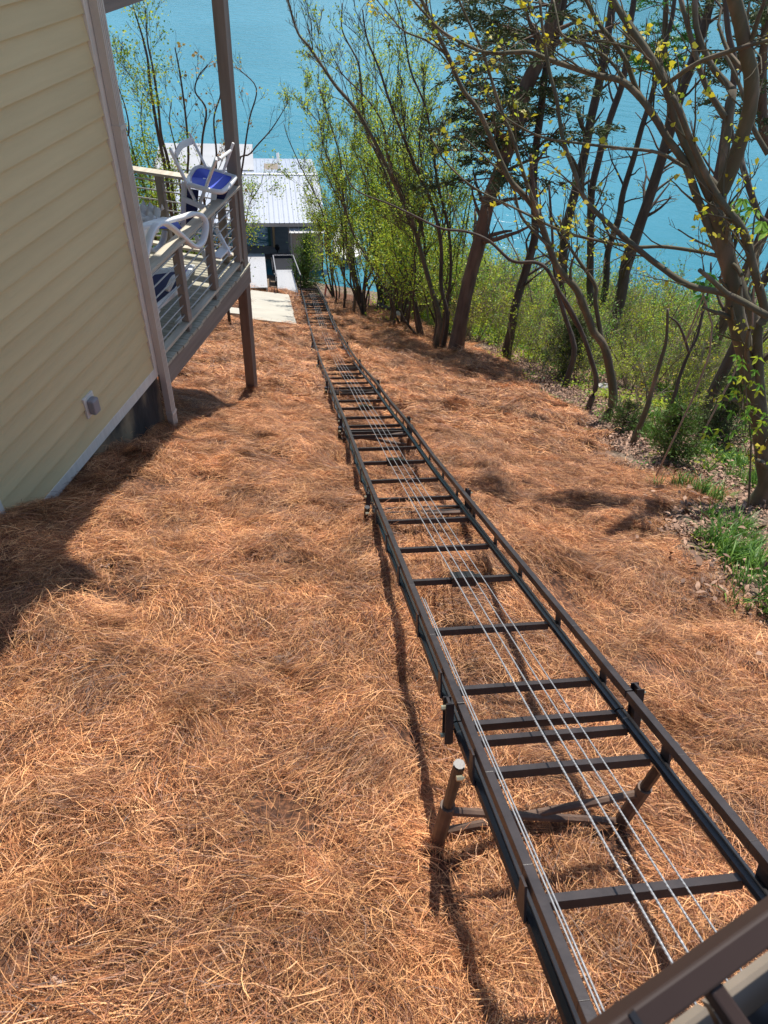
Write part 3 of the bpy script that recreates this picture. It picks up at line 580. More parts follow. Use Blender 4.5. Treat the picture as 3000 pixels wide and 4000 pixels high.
# ---------------------------------------------------------------- tram car corner close to the camera
def dpt(px, py, d): r = ray(px, py); return r / FPX * d          # d = distance along the lens axis
A0, B0 = dpt(2330, 4000, .78), dpt(3000, 3525, .86); C0 = dpt(3000, 4120, .80)
ux = _n(B0 - A0); nn = _n(np.cross(ux, C0 - A0)); vx = np.cross(nn, ux)
if vx @ (C0 - A0) < 0: vx = -vx; nn = -nn
if nn @ A0 > 0: nn = -nn                                        # towards the camera
car = empty('tram_car', tuple(A0), label='brown tram car corner with open frame at the bottom right', cat='tram car')
def cx(u, v, w=0): return A0 + ux * u + vx * v + nn * w
def cbar(u0, v0, u1, v1, wd, th_, name, m=MT['carbrown'], w=0, bev=.004):
    o = MB().bar(cx(u0, v0, w), cx(u1, v1, w), wd, th_, up=nn).build(name, m, car, bevel=bev); o.matrix_parent_inverse = Matrix.Translation(-car.location); return o
cbar(-.3, .016, .75, .016, .032, .035, 'frame_bar')
cbar(-.3, .120, .75, .120, .026, .030, 'frame_bar', w=-.002)
for u, wd in ((-.12, .02), (.045, .02), (.143, .020), (.245, .02), (.36, .02)): cbar(u, .033, u + .012, .106, wd, .028, 'cross_bar', w=-.003)
cbar(.036, .001, .040, .034, .008, .038, 'hinge_strip', MT['blacksteel'], w=.001, bev=0)
for i in range(4):
    u0 = -.2 + i * .19; o = MB().add([cx(u0, .105, -.13), cx(u0 + .183, .105, -.13), cx(u0 + .183, .6, -.13), cx(u0, .6, -.13)], [(0, 1, 2, 3)]).build('floor_board', MT['carfloor'], car)
    o.matrix_parent_inverse = Matrix.Translation(-car.location); o.modifiers.new('thickness', 'SOLIDIFY').thickness = .02
o = MB().add([cx(-.3, .135, -.1), cx(.75, .135, -.1), cx(.75, .30, -.02), cx(-.3, .30, -.02)], [(0, 1, 2, 3)]).build('side_panel', MT['blacksteel'], car); o.matrix_parent_inverse = Matrix.Translation(-car.location); o.modifiers.new('thickness', 'SOLIDIFY').thickness = .01

# ---------------------------------------------------------------- concrete walk, dock frame (u across, v towards the lake)
DA = math.radians(21)
UU = np.array((math.cos(DA), math.sin(DA), 0)); VV = np.array((-math.sin(DA), math.cos(DA), 0))
def D(u, v, z): return UU * u + VV * v + np.array((0, 0, z))
def gd(u, v): p = D(u, v, 0); return gz(p[0], p[1])
def gsm(y): return float(np.interp(y, _fy, _fz))
def slab(mb, us, vs, th=.12, lift=.05):
    for i in range(len(vs) - 1):
        P = [D(us[0], vs[i], 0), D(us[1], vs[i], 0), D(us[1], vs[i + 1], 0), D(us[0], vs[i + 1], 0)]
        T_ = [(p[0], p[1], gsm(p[1]) + lift) for p in P]; B_ = [(a, b, c - th - .3) for a, b, c in T_]
        mb.add(T_ + B_, [(0, 1, 2, 3), (7, 6, 5, 4), (0, 4, 5, 1), (1, 5, 6, 2), (2, 6, 7, 3), (3, 7, 4, 0)])
    return mb
cw = empty('path', (0, 0, 0)); tag(cw, 'pale concrete walk down to the dock', kind='structure')
slab(MB(), (-.55, .90), [19.55, 21.9]).build('slab', MT['concrete'], cw, bevel=.01)
slab(MB(), (-.55, .93), [21.91, 24.3]).build('slab', MT['concrete'], cw, bevel=.01)
slab(MB(), (-.55, .95), [24.31, 26.9]).build('slab', MT['concrete'], cw, bevel=.01)
slab(MB(), (-2.3, -.56), [20.3, 21.55]).build('slab', MT['concrete'], cw, bevel=.01)
slab(MB(), (-4.6, -2.31), [20.3, 21.55]).build('slab', MT['concrete'], cw, bevel=.01)
slab(MB(), (-8, -4.61), [20.3, 21.55]).build('slab', MT['concrete'], cw, bevel=.01)
# gate post with its metal bracket left of the walk
gp = empty('gate_post', tuple(D(-.62, 22.6, gd(-.62, 22.6))), label='round wooden post with a silver bracket beside the concrete walk', cat='post')
def gpp(mb, name, m, **k): o = mb.build(name, m, gp, **k); o.matrix_parent_inverse = Matrix.Translation(-gp.location); return o
gb = D(-.62, 22.6, gd(-.62, 22.6)); gpp(MB().tube([gb - (0, 0, .2), gb + (0, 0, 1.7)], .075, 10), 'post', MT['woodcap'])
gpp(MB().bar(gb + (0, 0, 1.75), gb + (0, 0, 2.5), .06, .06, up=(1, 0, 0)), 'upper_post', MT['woodpost'])
for z in (1.35, 1.9, 2.4): gpp(MB().bar(gb + (-.10, 0, z), gb + (.14, 0, z), .10, .04), 'bracket', MT['galv'])
gpp(MB().bar(gb + (.12, 0, 1.3), gb + (.12, 0, 2.45), .03, .03, up=(1, 0, 0)), 'rod', MT['galv'])
# gangway and stair
FZ = -17.78
gw = empty('gangway', tuple(D(-.36, 27, -13.7)), label='pale boarded gangway from the concrete walk down to the boathouse', cat='gangway')
def sub(root, mb, name, m, **k): o = mb.build(name, m, root, **k); o.matrix_parent_inverse = Matrix.Translation(-root.location); return o
G0, G1 = D(0, 27.0, -13.62), D(0, 39.25, FZ + .02); n_ = 70; gd_ = (G1 - G0) / n_
gm_ = None
for i in range(n_):
    c = G0 + gd_ * (i + .5) + UU * (-.38)
    if gm_ is None:
        gm_ = MB().bar(-UU * .5, UU * .5, np.linalg.norm(gd_) - .012, .03, up=tuple(np.cross(UU, _n(gd_)))).mesh('plank', MT['gangway'])
    o = new('plank', gm_, gw, loc=tuple(c)); o.matrix_parent_inverse = Matrix.Translation(-gw.location)
for u in (-.86, .10): sub(gw, MB().bar(G0 + UU * u - (0, 0, .12), G1 + UU * u - (0, 0, .12), .06, .2), 'side_beam', MT['grey'])
st = empty('stair', tuple(D(.95, 33.2, -16)), label='small deck landing and dark stair with pale treads beside the gangway', cat='stair')
P0, P1 = D(.95, 26.9, -13.95), D(.95, 33.2, -15.85); n_ = 40
pm = None
for i in range(n_):
    c = P0 + (P1 - P0) * (i + .5) / n_
    if pm is None: pm = MB().bar(-UU * .42, UU * .42, np.linalg.norm(P1 - P0) / n_ - .012, .03, up=tuple(np.cross(UU, _n(P1 - P0)))).mesh('plank', MT['gangway'])
    o = new('plank', pm, st, loc=tuple(c)); o.matrix_parent_inverse = Matrix.Translation(-st.location)
for i in range(7):
    v = 33.5 + i * .82; z = -16.02 - i * .26
    o = sub(st, MB().span((-.55, -.34, -.03), (.5, .34, 0)), 'tread', MT['darkmetal']); o.matrix_parent_inverse = Matrix.Identity(4); o.location = (D(1.05, v, z) - np.array(st.location)); o.rotation_euler = (0, 0, DA)
    e = MB().span((-.55, -.37, -.035), (.5, -.31, .006)).build('nosing', MT['galv'], o)
for u in (.46, 1.60): sub(st, MB().bar(D(u, 33.2, -15.95), D(u, 39.2, FZ - .05), .05, .22), 'stringer', MT['darkmetal'])
for u in (.50, 1.45):
    sub(st, MB().tube([D(u, 27, -13.1), D(u, 33.2, -15.1)], .025, 6), 'handrail', MT['grey'])
    for v, z in ((27, -14.6), (30, -15), (33.2, -15.9)): sub(st, MB().tube([D(u, v, z), D(u, v, z + .85 + (.6 if v == 27 else 0))], .022, 6), 'baluster', MT['darkmetal'])
sub(st, MB().tube([D(.5, 33.2, -15.1), D(1.45, 33.2, -15.1)], .02, 6), 'handrail', MT['grey'])

# ---------------------------------------------------------------- boathouse
bh = empty('boathouse', tuple(D(-1, 40, WZ)), rz=DA, label='boathouse with a pale ribbed metal roof standing in the lake below', cat='boathouse')
BO = np.array(D(-1, 40, WZ))
def bp_(mb, name, m, **k): return mb.build(name, m, bh, **k)
def Bl(u, v, z): return (u + 1, v - 40, z - WZ)
EZ, EV, RV, RZ_ = -15.7, 38.45, 43.6, -15.0
npan = 12; u0, u1 = -5.9, 3.5; pw = (u1 - u0) / npan
def panel(v0, z0, v1, z1, wd, ribs, mname):
    mb = MB(); mb.add([Bl(-1, v0, z0), Bl(-1 + wd, v0, z0), Bl(-1 + wd, v1, z1), Bl(-1, v1, z1), Bl(-1, v0, z0 - .02), Bl(-1 + wd, v0, z0 - .02), Bl(-1 + wd, v1, z1 - .02), Bl(-1, v1, z1 - .02)], [(0, 1, 2, 3), (7, 6, 5, 4), (0, 4, 5, 1), (1, 5, 6, 2), (2, 6, 7, 3), (3, 7, 4, 0)])
    for i in range(ribs):
        c = wd * (i + .5) / ribs - 1; h = .028
        mb.add([Bl(c - .03, v0 - .01, z0), Bl(c - .012, v0 - .01, z0 + h), Bl(c + .012, v0 - .01, z0 + h), Bl(c + .03, v0 - .01, z0), Bl(c - .03, v1, z1), Bl(c - .012, v1, z1 + h), Bl(c + .012, v1, z1 + h), Bl(c + .03, v1, z1)], [(0, 1, 5, 4), (1, 2, 6, 5), (2, 3, 7, 6), (0, 3, 2, 1)])
    return mb.mesh('roof_panel', MT[mname])
pm1 = panel(EV, EZ, RV, RZ_, pw - .004, 3, 'roof'); pm2 = panel(RV + .04, RZ_, 48.5, EZ, pw - .004, 3, 'roof')
for i in range(npan):
    new('roof_panel', pm1, bh, loc=(u0 + 1 + i * pw - 1 + 1, 0, 0)); new('roof_panel', pm2, bh, loc=(u0 + 1 + i * pw, 0, 0))
bp_(MB().span(Bl(u0, RV - .07, RZ_ - .01), Bl(u1, RV + .11, RZ_ + .05)), 'ridge_cap', MT['white'])
bp_(MB().span(Bl(u0, RV + .9, RZ_ - .9), Bl(-.2, RV + 5.5, RZ_ - .05)), 'roof_deck', MT['roofgrey'])
bp_(MB().span(Bl(u0, EV, EZ - .20), Bl(u1, EV + .03, EZ - .03)), 'fascia', MT['roofgrey'])
# floors round two slips
bp_(MB().span(Bl(-5.8, 39.3, FZ - .3), Bl(3.4, 40.35, FZ)), 'floor', MT['dockfloor'])
bp_(MB().span(Bl(.55, 40.352, FZ - .3), Bl(1.95, 48.2, FZ)), 'floor', MT['dockfloor'])
bp_(MB().span(Bl(-5.8, 40.352, FZ - .3), Bl(-4.9, 48.2, FZ)), 'floor', MT['dockfloor'])
bp_(MB().span(Bl(-4.9, 47.2, FZ - .3), Bl(.55, 48.2, FZ)), 'floor', MT['dockfloor'])
for u, v, m in ((.70, 40.2, 'beigepost'), (-5.6, 39.4, 'beigepost'), (3.3, 39.4, 'beigepost'), (1.55, 39.6, 'roofgrey'), (.7, 44, 'roofgrey'), (.7, 48, 'roofgrey'), (-5.6, 48, 'roofgrey'), (3.3, 48, 'roofgrey'), (-2.3, 39.4, 'roofgrey')):
    bp_(MB().span(Bl(u - .06, v - .06, WZ - 1), Bl(u + .06, v + .06, EZ + .1)), 'post', MT[m])
bp_(MB().span(Bl(.40, 40.36, FZ - .02), Bl(.54, 47, FZ + .06)), 'bumper', mat('green_bumper', (.01, .07, .04), .7))
bp_(MB().span(Bl(1.95, 43.8, WZ - .2), Bl(3.4, 44, EZ + .5)), 'back_wall', MT['vinyl'])
# shed attached to the dock front
sh = empty('storage_shed', tuple(D(2.45, 38.3, -17.7)), rz=DA, label='small grey beige sided shed with a ribbed lean-to roof against the boathouse', cat='shed')
def Sl(u, v, z): return (u - 2.45, v - 38.3, z + 17.7)
MB().span(Sl(1.60, 38.32, -18.6), Sl(3.30, 39.28, -16.1)).build('wall', MT['vinyl'], sh)
ssm = MB().add([(-.85, -.012, 0), (.85, -.012, 0), (.85, 0, .14), (-.85, 0, .14)], [(0, 1, 2, 3)]).mesh('siding_strip', MT['vinyl'])
ssm = MB().add([(-.85, -.02, 0), (.85, -.02, 0), (.85, -.004, .145), (-.85, -.004, .145), (-.85, .02, 0), (.85, .02, 0)], [(0, 1, 2, 3), (0, 4, 5, 1)]).mesh('siding_strip', MT['vinyl'])
for i in range(17): new('siding_strip', ssm, sh, loc=(0, .018, -.9 + i * .147))
for u in (1.60, 3.30): MB().span(Sl(u - .04, 38.27, -18.6), Sl(u + .04, 38.33, -16.12)).build('corner_trim', MT['white' if u > 2 else 'roofgrey'], sh)
rp = MB().add([Sl(1.5, 38.1, -16.10), Sl(3.42, 38.1, -16.10), Sl(3.42, 39.3, -15.86), Sl(1.5, 39.3, -15.86), Sl(1.5, 38.1, -16.14), Sl(3.42, 38.1, -16.14), Sl(3.42, 39.3, -15.9), Sl(1.5, 39.3, -15.9)], [(0, 1, 2, 3), (7, 6, 5, 4), (0, 4, 5, 1), (1, 5, 6, 2), (2, 6, 7, 3), (3, 7, 4, 0)])
for i in range(9):
    c = 1.52 + i * .232; rp.add([Sl(c, 38.09, -16.10), Sl(c + .02, 38.09, -16.07), Sl(c + .045, 38.09, -16.07), Sl(c + .06, 38.09, -16.10), Sl(c, 39.3, -15.86), Sl(c + .02, 39.3, -15.83), Sl(c + .045, 39.3, -15.83), Sl(c + .06, 39.3, -15.86)], [(0, 1, 5, 4), (1, 2, 6, 5), (2, 3, 7, 6), (0, 3, 2, 1)])
rp.build('roof', MT['roofgrey'], sh)
# swim platform beyond the ridge with its raised board
pf = empty('swim_platform', tuple(D(0, 50, WZ)), rz=DA, label='pale floating platform on the lake side of the boathouse', cat='platform')
def Pl(p): return MB().add([0, 0, 0], [])
q = [atz(1031, 639, -15.2), atz(1086, 639, -15.2), atz(1092, 674, -15.2), atz(1040, 674, -15.2)]
ql = [(p @ UU, p @ VV) for p in q]; ua, ub = min(a for a, b in ql), max(a for a, b in ql); va, vb = min(b for a, b in ql), max(b for a, b in ql)
def Pf(u, v, z): return (u, v - 50, z - WZ)
for i in range(8): MB().span(Pf(ua, va + (vb - va) * i / 8 + .01, -15.3), Pf(ub, va + (vb - va) * (i + 1) / 8, -15.2)).build('plank', MT['carfloor'], pf)
for u in (ua + .06, ub - .06): MB().span(Pf(u - .05, vb - .1, WZ - .5), Pf(u + .05, vb, -15.3)).build('post', MT['roofgrey'], pf)
for u in (ub - .02,): MB().span(Pf(u - .05, va + .3, -15.19), Pf(u + .05, va + .4, -14.6)).build('post', MT['roofgrey'], pf)
bd = empty('raised_board', tuple(atz(1094, 672, -15.0)), label='pale upright board standing beside the lake platform', cat='board')
sub(bd, MB().bar(atz(1094, 672, -15.05), atz(1084, 598, -14.3), .16, .07, up=(0, 1, 0)), 'board', MT['white'])
# furniture and boats glimpsed at the dock
def chairlet(u, v, lab):
    c = empty('deck_chair', tuple(D(u, v, FZ)), rz=DA + rng.uniform(-.5, .5), label=lab, cat='chair')
    MB().span((-.25, -.25, .40), (.25, .25, .44)).build('seat', MT['white'], c); MB().bar((-.0, .25, .44), (0, .36, 1.0), .5, .03, up=(0, 1, 0)).build('backrest', MT['white'], c)
    for a in (-.22, .22):
        for b in (-.22, .22): MB().span((a - .02, b - .02, 0), (a + .02, b + .02, .4)).build('leg', MT['white'], c)
chairlet(1.0, 44.6, 'white chair standing on the boathouse floor behind the beige post'); chairlet(1.6, 46.2, 'second white chair deeper inside the boathouse')
tb = empty('dock_table', tuple(D(1.45, 43.6, FZ)), rz=DA, label='pale table standing on the boathouse floor', cat='table')
MB().span((-.4, -.35, .68), (.4, .35, .72)).build('tabletop', MT['white'], tb)
for a in (-.3, .3): MB().span((a - .02, -.25, 0), (a + .02, .25, .68)).build('leg', MT['grey'], tb)
lamp = empty('dock_light', tuple(D(.85, 39.45, FZ)), label='small round black floodlight on the boathouse floor edge', cat='light')
sub(lamp, MB().tube([D(.85, 39.45, FZ), D(.85, 39.45, FZ + .2)], .03, 8), 'stand', MT['darkmetal']); sub(lamp, MB().tube([D(.85, 39.38, FZ + .28), D(.85, 39.6, FZ + .28)], .13, 12), 'lamp_head', MT['darkmetal'])
yl = empty('kayak', tuple(D(1.3, 47, -16.6)), label='yellow kayak hung up inside the boathouse', cat='kayak')
kp = [D(.5, 46.8, -16.3), D(.9, 46.8, -16.35), D(1.4, 46.8, -16.38), D(1.9, 46.8, -16.35), D(2.4, 46.8, -16.3)]
sub(yl, MB().tube(kp, [.03, .22, .28, .22, .03], 10), 'hull', MT['yellow'], smooth=True); sub(yl, MB().tube([D(1.2, 46.8, -16.12), D(1.6, 46.8, -16.12)], .12, 10), 'cockpit', MT['darkmetal'])
rk = empty('kayak', tuple(D(3.62, 38.7, -17)), label='red kayak standing on end beside the shed', cat='kayak')
kp = [D(3.62, 38.7, -17.6), D(3.62, 38.7, -17.2), D(3.64, 38.72, -16.7), D(3.64, 38.74, -16.2), D(3.62, 38.75, -15.75)]
sub(rk, MB().tube(kp, [.04, .17, .22, .17, .03], 10), 'hull', MT['red'], smooth=True); sub(rk, MB().tube([D(3.62, 38.50, -16.95), D(3.62, 38.50, -16.65)], .09, 8), 'cockpit', MT['darkmetal'])
bt = empty('motor_boat', tuple(D(4.9, 41, WZ)), rz=DA, label='small white motor boat moored right of the shed', cat='boat')
secs = [(-1.9, .75, .5), (-1, .8, .55), (0, .78, .6), (.9, .6, .66), (1.7, .3, .75), (2.1, .03, .8)]
V = []
for y_, hw, hh in secs: V += [(-hw, y_, hh), (-hw * .75, y_, .05), (0, y_, -.12), (hw * .75, y_, .05), (hw, y_, hh), (hw * .8, y_, hh - .05), (0, y_, .2), (-hw * .8, y_, hh - .05)]
F = [(i * 8 + k, i * 8 + (k + 1) % 8, i * 8 + 8 + (k + 1) % 8, i * 8 + 8 + k) for i in range(5) for k in range(8)] + [tuple(range(8))]
MB().add(V, F).build('hull', MT['white'], bt); MB().span((-.18, -2.2, .1), (.18, -1.9, .95)).build('outboard_motor', MT['darkmetal'], bt); MB().span((-.5, -.3, .3), (.5, .1, .8)).build('console', MT['grey'], bt)
# faded red stake near the crest of the bed
rs = Gp(1268, 1150); tag(MB().bar(rs - (0, 0, .2), rs + (.10, 0, .55), .10, .10, up=(1, 0, 0)).build('red_stake', MT['rednotch'], bevel=.02), 'short faded red stake at the crest right of the track', 'stake')
# ---------------------------------------------------------------- trees and undergrowth
def leaf_mesh(name, C, size, m, flat=.5, parent=None, up_bias=0, shape=0):
    """C: (n, 3) centres; one folded leaf (two triangles along a midrib, or four for large ones) each"""
    n = len(C)
    if n == 0: return None
    d = rng.normal(0, 1, (n, 3)); d[:, 2] *= flat; d[:, 2] -= .25; d /= np.linalg.norm(d, axis=1)[:, None]
    s = np.cross(d, rng.normal(0, 1, (n, 3)) * (1 - up_bias) + np.array((0, 0, 1.5)) * up_bias); s /= np.linalg.norm(s, axis=1)[:, None]
    nn_ = np.cross(d, s); L_ = size * rng.uniform(.55, 1.25, n); h = L_ * (.38 if shape == 0 else .5)
    if shape == 0:
        V = np.stack([C, C + d * (L_ * .55)[:, None] + s * h[:, None] + nn_ * (h * .3)[:, None], C + d * L_[:, None], C + d * (L_ * .55)[:, None] - s * h[:, None] + nn_ * (h * .3)[:, None]], 1).reshape(-1, 3); k = 4
    else:
        V = np.stack([C, C + d * (L_ * -.12)[:, None] + s * (h * .55)[:, None], C + d * (L_ * .3)[:, None] + s * h[:, None] + nn_ * (h * .25)[:, None], C + d * L_[:, None], C + d * (L_ * .3)[:, None] - s * h[:, None] + nn_ * (h * .25)[:, None], C + d * (L_ * -.12)[:, None] - s * (h * .55)[:, None]], 1).reshape(-1, 3); k = 6
    me = bpy.data.meshes.new(name); me.vertices.add(len(V)); me.vertices.foreach_set('co', V.ravel())
    me.loops.add(len(V)); me.loops.foreach_set('vertex_index', np.arange(len(V)))
    me.polygons.add(n); me.polygons.foreach_set('loop_start', np.arange(n) * k); me.polygons.foreach_set('loop_total', np.full(n, k))
    me.update(); me.validate(); me.materials.append(m)
    o = bpy.data.objects.new(name, me); link(o)
    if parent is not None: o.parent = parent; o.matrix_parent_inverse = Matrix.Translation(-parent.location)
    return o
def grow(P, r0, r1, dens, length, spread, lift, out, tips, lev, maxlev, rmin=.0035, start=.25):
    """side branches along a limb P with radii r0..r1"""
    seg = np.linalg.norm(np.diff(P, axis=0), axis=1); cum = np.concatenate([[0], np.cumsum(seg)]); tot = cum[-1]
    nb_ = rng.poisson(max(tot * dens, .01))
    for _ in range(nb_):
        t_ = start + (1 - start) * rng.random() ** .8; s_ = t_ * tot; i = min(np.searchsorted(cum, s_), len(P) - 1); i = max(i, 1)
        f_ = (s_ - cum[i - 1]) / max(seg[i - 1], 1e-6); base = P[i - 1] + (P[i] - P[i - 1]) * f_; tan = (P[i] - P[i - 1]) / max(seg[i - 1], 1e-6)
        q = rng.normal(0, 1, 3); q -= tan * (q @ tan); q /= np.linalg.norm(q) + 1e-9
        d = tan * math.cos(spread) + q * math.sin(spread) + np.array((0, 0, lift)); d /= np.linalg.norm(d)
        L_ = length * rng.uniform(.45, 1.2) * (1.15 - .55 * t_); rr = max((r0 + (r1 - r0) * t_) * rng.uniform(.3, .5), rmin); k = 5 if lev < maxlev else 4
        Q = [base]
        for j in range(k):
            d = d + rng.normal(0, .13, 3) + np.array((0, 0, lift * .12)); d /= np.linalg.norm(d); Q.append(Q[-1] + d * L_ / k)
        Q = np.array(Q); out.append((Q, rr, max(rr * .35, rmin * .75), lev))
        if lev < maxlev: grow(Q, rr, rr * .4, dens * 1.8, L_ * .5, spread * 1.05, lift, out, tips, lev + 1, maxlev, rmin, .2)
        else: tips.append(Q)
    if lev > 0 and nb_ == 0: tips.append(P)
def tree(name, label, cat, stems, bark, dens=.9, length=1.3, spread=.6, lift=.25, maxlev=2, leaves=None, group=None, rmin=.0035, side=8, bare_base=.25, leafpart='crown'):
    """stems: list of (polyline, r0, r1); leaves: list of (material, size, per metre of twig, jitter, shape)"""
    base = stems[0][0][0]; root = empty(name, tuple(base), label=label, cat=cat, group=group)
    tr = MB(); tw = MB(); tips = []; br = []
    for si, (P, r0, r1) in enumerate(stems):
        P = spline(P, 5) if len(P) > 2 else np.linspace(P[0], P[-1], 6); n = len(P)
        tr.tube(P, np.linspace(r0, r1, n) * (1 + rng.normal(0, .018, n)) * (1 + .45 * np.exp(-np.arange(n) / 1.6) * (si == 0)), side)
        grow(P, r0, r1, dens, length, spread, lift, br, tips, 0, maxlev, rmin, bare_base)
    for Q, a, b, lev in br:
        (tr if a > .02 else tw).tube(Q, np.linspace(a, b, len(Q)), 5 if a > .02 else 3, cap=False)
    inv = Matrix.Translation(-root.location)
    o = tr.build('trunk', bark, root, smooth=True); o.matrix_parent_inverse = inv
    if tw.v: o = tw.build('twigs', bark, root, smooth=True); o.matrix_parent_inverse = inv; o['kind'] = 'stuff'
    if leaves and tips:
        for m, size, per, jit, shp in leaves:
            C = []
            for Q in tips:
                Ln = np.linalg.norm(Q[-1] - Q[0]); k = rng.poisson(per * Ln)
                if k: 
                    u = rng.random(k) ** .6 * (len(Q) - 1); i = np.minimum(u.astype(int), len(Q) - 2); f_ = (u - i)[:, None]
                    C.append(Q[i] * (1 - f_) + Q[i + 1] * f_ + rng.normal(0, jit, (k, 3)))
            if C: leaf_mesh(leafpart, np.concatenate(C), size, m, parent=root, shape=shp)
    return root
def Z4(a, b): return (1000 + a * .60277, b * .60277)
def Z5(a, b): return (2000 + a * .60277, b * .60277)
def stem(zf, pts, y0, y1=None, r0=.05, r1=.015, root=True):
    y1 = y0 if y1 is None else y1; n = len(pts); P = [at(*zf(a, b), y0 + (y1 - y0) * (i / max(n - 1, 1))) for i, (a, b) in enumerate(pts)]
    if root:
        z = gz(P[0][0], P[0][1]) - .15
        if P[0][2] > z + .1: P = [np.array((P[0][0] - .02, P[0][1], z))] + P
        else: P[0][2] = z
    return (np.array(P), r0, r1)
LIME, GRN, DEEP, YEL, BUD = MT['lime'], MT['green'], MT['deep'], MT['yellowleaf'], MT['redbud']
# --- the near redbud at the right edge: many stems from one foot, yellow heart leaves
Y0 = 7.2
near = [stem(Z5, [(1650, 3160), (1640, 2990), (1610, 2740), (1560, 2490), (1500, 2240), (1450, 2040), (1430, 1850), (1380, 1600), (1330, 1400), (1290, 1310)], Y0, Y0 + .5, .115, .072),
        stem(Z5, [(1290, 1300), (1200, 1100), (1130, 950), (1060, 780), (1010, 600), (930, 420), (850, 300), (760, 170), (690, 60), (620, -60), (560, -160)], Y0 + .5, Y0 + .9, .042, .024, False),
        stem(Z5, [(1430, 1820), (1390, 1500), (1340, 1250), (1250, 1120), (1150, 900), (1080, 700), (1000, 520), (880, 330), (740, 120), (650, 0), (580, -120)], Y0 + .4, Y0 + 1.3, .042, .022, False),
        stem(Z5, [(1310, 1330), (1400, 1150), (1470, 950), (1540, 700), (1550, 500), (1520, 350), (1480, 150), (1440, 0), (1400, -150)], Y0 + .5, Y0 + .2, .070, .052, False),
        stem(Z5, [(1645, 2900), (1590, 2200), (1640, 2040), (1570, 1750), (1500, 1500), (1380, 1340), (1280, 1180), (1180, 960), (1100, 760), (1040, 620)], Y0 + .1, Y0 + .3, .05, .022, False),
        stem(Z5, [(1460, 2000), (1370, 1700), (1280, 1480), (1200, 1280), (1120, 1060), (1010, 900), (900, 720), (800, 600), (700, 520), (560, 490), (400, 440), (250, 390), (120, 340), (0, 340), (-130, 345), (-270, 305), (-450, 205), (-580, 70), (-680, -50)], Y0 + .3, Y0 + 1.4, .045, .010, False),
        stem(Z5, [(1659, 2050), (1400, 1910), (1150, 1850), (950, 1720), (800, 1600), (650, 1470), (480, 1300), (400, 1100), (330, 900), (290, 650), (240, 450), (200, 200), (180, 0)], Y0 - .3, Y0 + 1.0, .034, .013, False),
        stem(Z5, [(1400, 1910), (1300, 1820), (1215, 1750)], Y0 - .3, Y0 - .5, .026, .018, False),
        stem(Z5, [(1490, 1790), (1440, 1720), (1300, 1650), (1000, 1600), (800, 1600), (560, 1560), (330, 1500), (120, 1400), (0, 1340), (-240, 1220), (-420, 1060), (-520, 900)], Y0 + .2, Y0 + 1.2, .022, .008, False),
        stem(Z5, [(1130, 1090), (950, 990), (700, 960), (450, 930), (200, 890), (0, 790), (-120, 690)], Y0 + .4, Y0 + .6, .018, .007, False),
        stem(Z5, [(1010, 540), (1200, 410), (1450, 320), (1700, 250)], Y0 + .6, Y0, .022, .016, False),
        stem(Z5, [(1000, 880), (870, 690), (800, 560), (740, 400), (640, 250), (560, 150), (480, 0), (420, -100)], Y0 + .9, Y0 + 1.4, .028, .015, False),
        stem(Z5, [(780, 590), (640, 400), (500, 300), (330, 230), (290, 100), (270, 0)], Y0 + .9, Y0 + 1.5, .016, .008, False)]
tree('redbud_tree', 'near many-stemmed grey redbud at the right edge with sparse yellow heart-shaped leaves', 'tree', near, MT['barkgrey'], dens=4.2, length=.75, spread=.6, lift=.1, maxlev=1, leaves=[(YEL, .056, 3.2, .03, 1), (LIME, .04, 3, .03, 1)], rmin=.0032, side=12, bare_base=.12)
# --- small redbud trunks at the edge of the bed
tree('young_redbud', 'young grey redbud with bent trunk standing at the edge of the straw', 'tree', [stem(Z5, [(655, 2590), (625, 2350), (590, 2230), (530, 2150), (490, 2050), (420, 1880), (300, 1740), (240, 1600), (170, 1400), (100, 1290), (0, 1185), (-55, 1085), (-125, 925), (-215, 720), (-325, 570), (-415, 360), (-505, 170), (-585, 0), (-655, -120)], 11.9, 12.6, .085, .022), stem(Z5, [(180, 1430), (110, 1230), (60, 1080), (0, 880), (-60, 740), (-120, 560), (-190, 340), (-300, 100), (-360, -40)], 12.1, 12.8, .035, .015, False), stem(Z5, [(-415, 360), (-560, 260), (-700, 200), (-800, 90), (-900, -30)], 12.5, 12.9, .018, .007, False), stem(Z5, [(590, 2230), (570, 2130), (540, 1950), (540, 1850), (440, 1700), (350, 1560), (300, 1400)], 12, 12.6, .05, .02, False), stem(Z5, [(240, 1600), (60, 1400), (0, 1190), (-110, 1080), (-300, 900)], 12.1, 12.8, .03, .012, False)], MT['barkgrey'], dens=3.2, length=1.0, maxlev=1, leaves=[(YEL, .055, 4, .03, 1), (LIME, .045, 4, .03, 1)])
tree('young_redbud', 'thin leaning trunk just left of the bent grey redbud', 'tree', [stem(Z5, [(545, 2490), (510, 2320), (450, 2150), (370, 1990), (300, 1880), (230, 1750), (150, 1700), (0, 1690), (-150, 1560), (-300, 1500), (-460, 1480), (-650, 1390), (-800, 1320), (-960, 1260), (-1040, 1200), (-1100, 1060)], 13, 13.8, .055, .009), stem(Z5, [(450, 2150), (360, 2000), (280, 1800), (260, 1500), (240, 1200)], 13.1, 13.6, .035, .02, False)], MT['barkdark'], dens=.9, length=1.0, leaves=[(LIME, .05, 3, .03, 0)])
tree('sapling', 'dark sapling with forked stem behind the leaning thin trunk', 'tree', [stem(Z5, [(400, 2310), (390, 2190), (360, 2100), (300, 1900), (270, 1700), (160, 1350), (120, 1000)], 15.5, 16, .07, .03)], MT['barkdark'], dens=.8, length=1.3, leaves=[(LIME, .055, 3, .04, 0)])
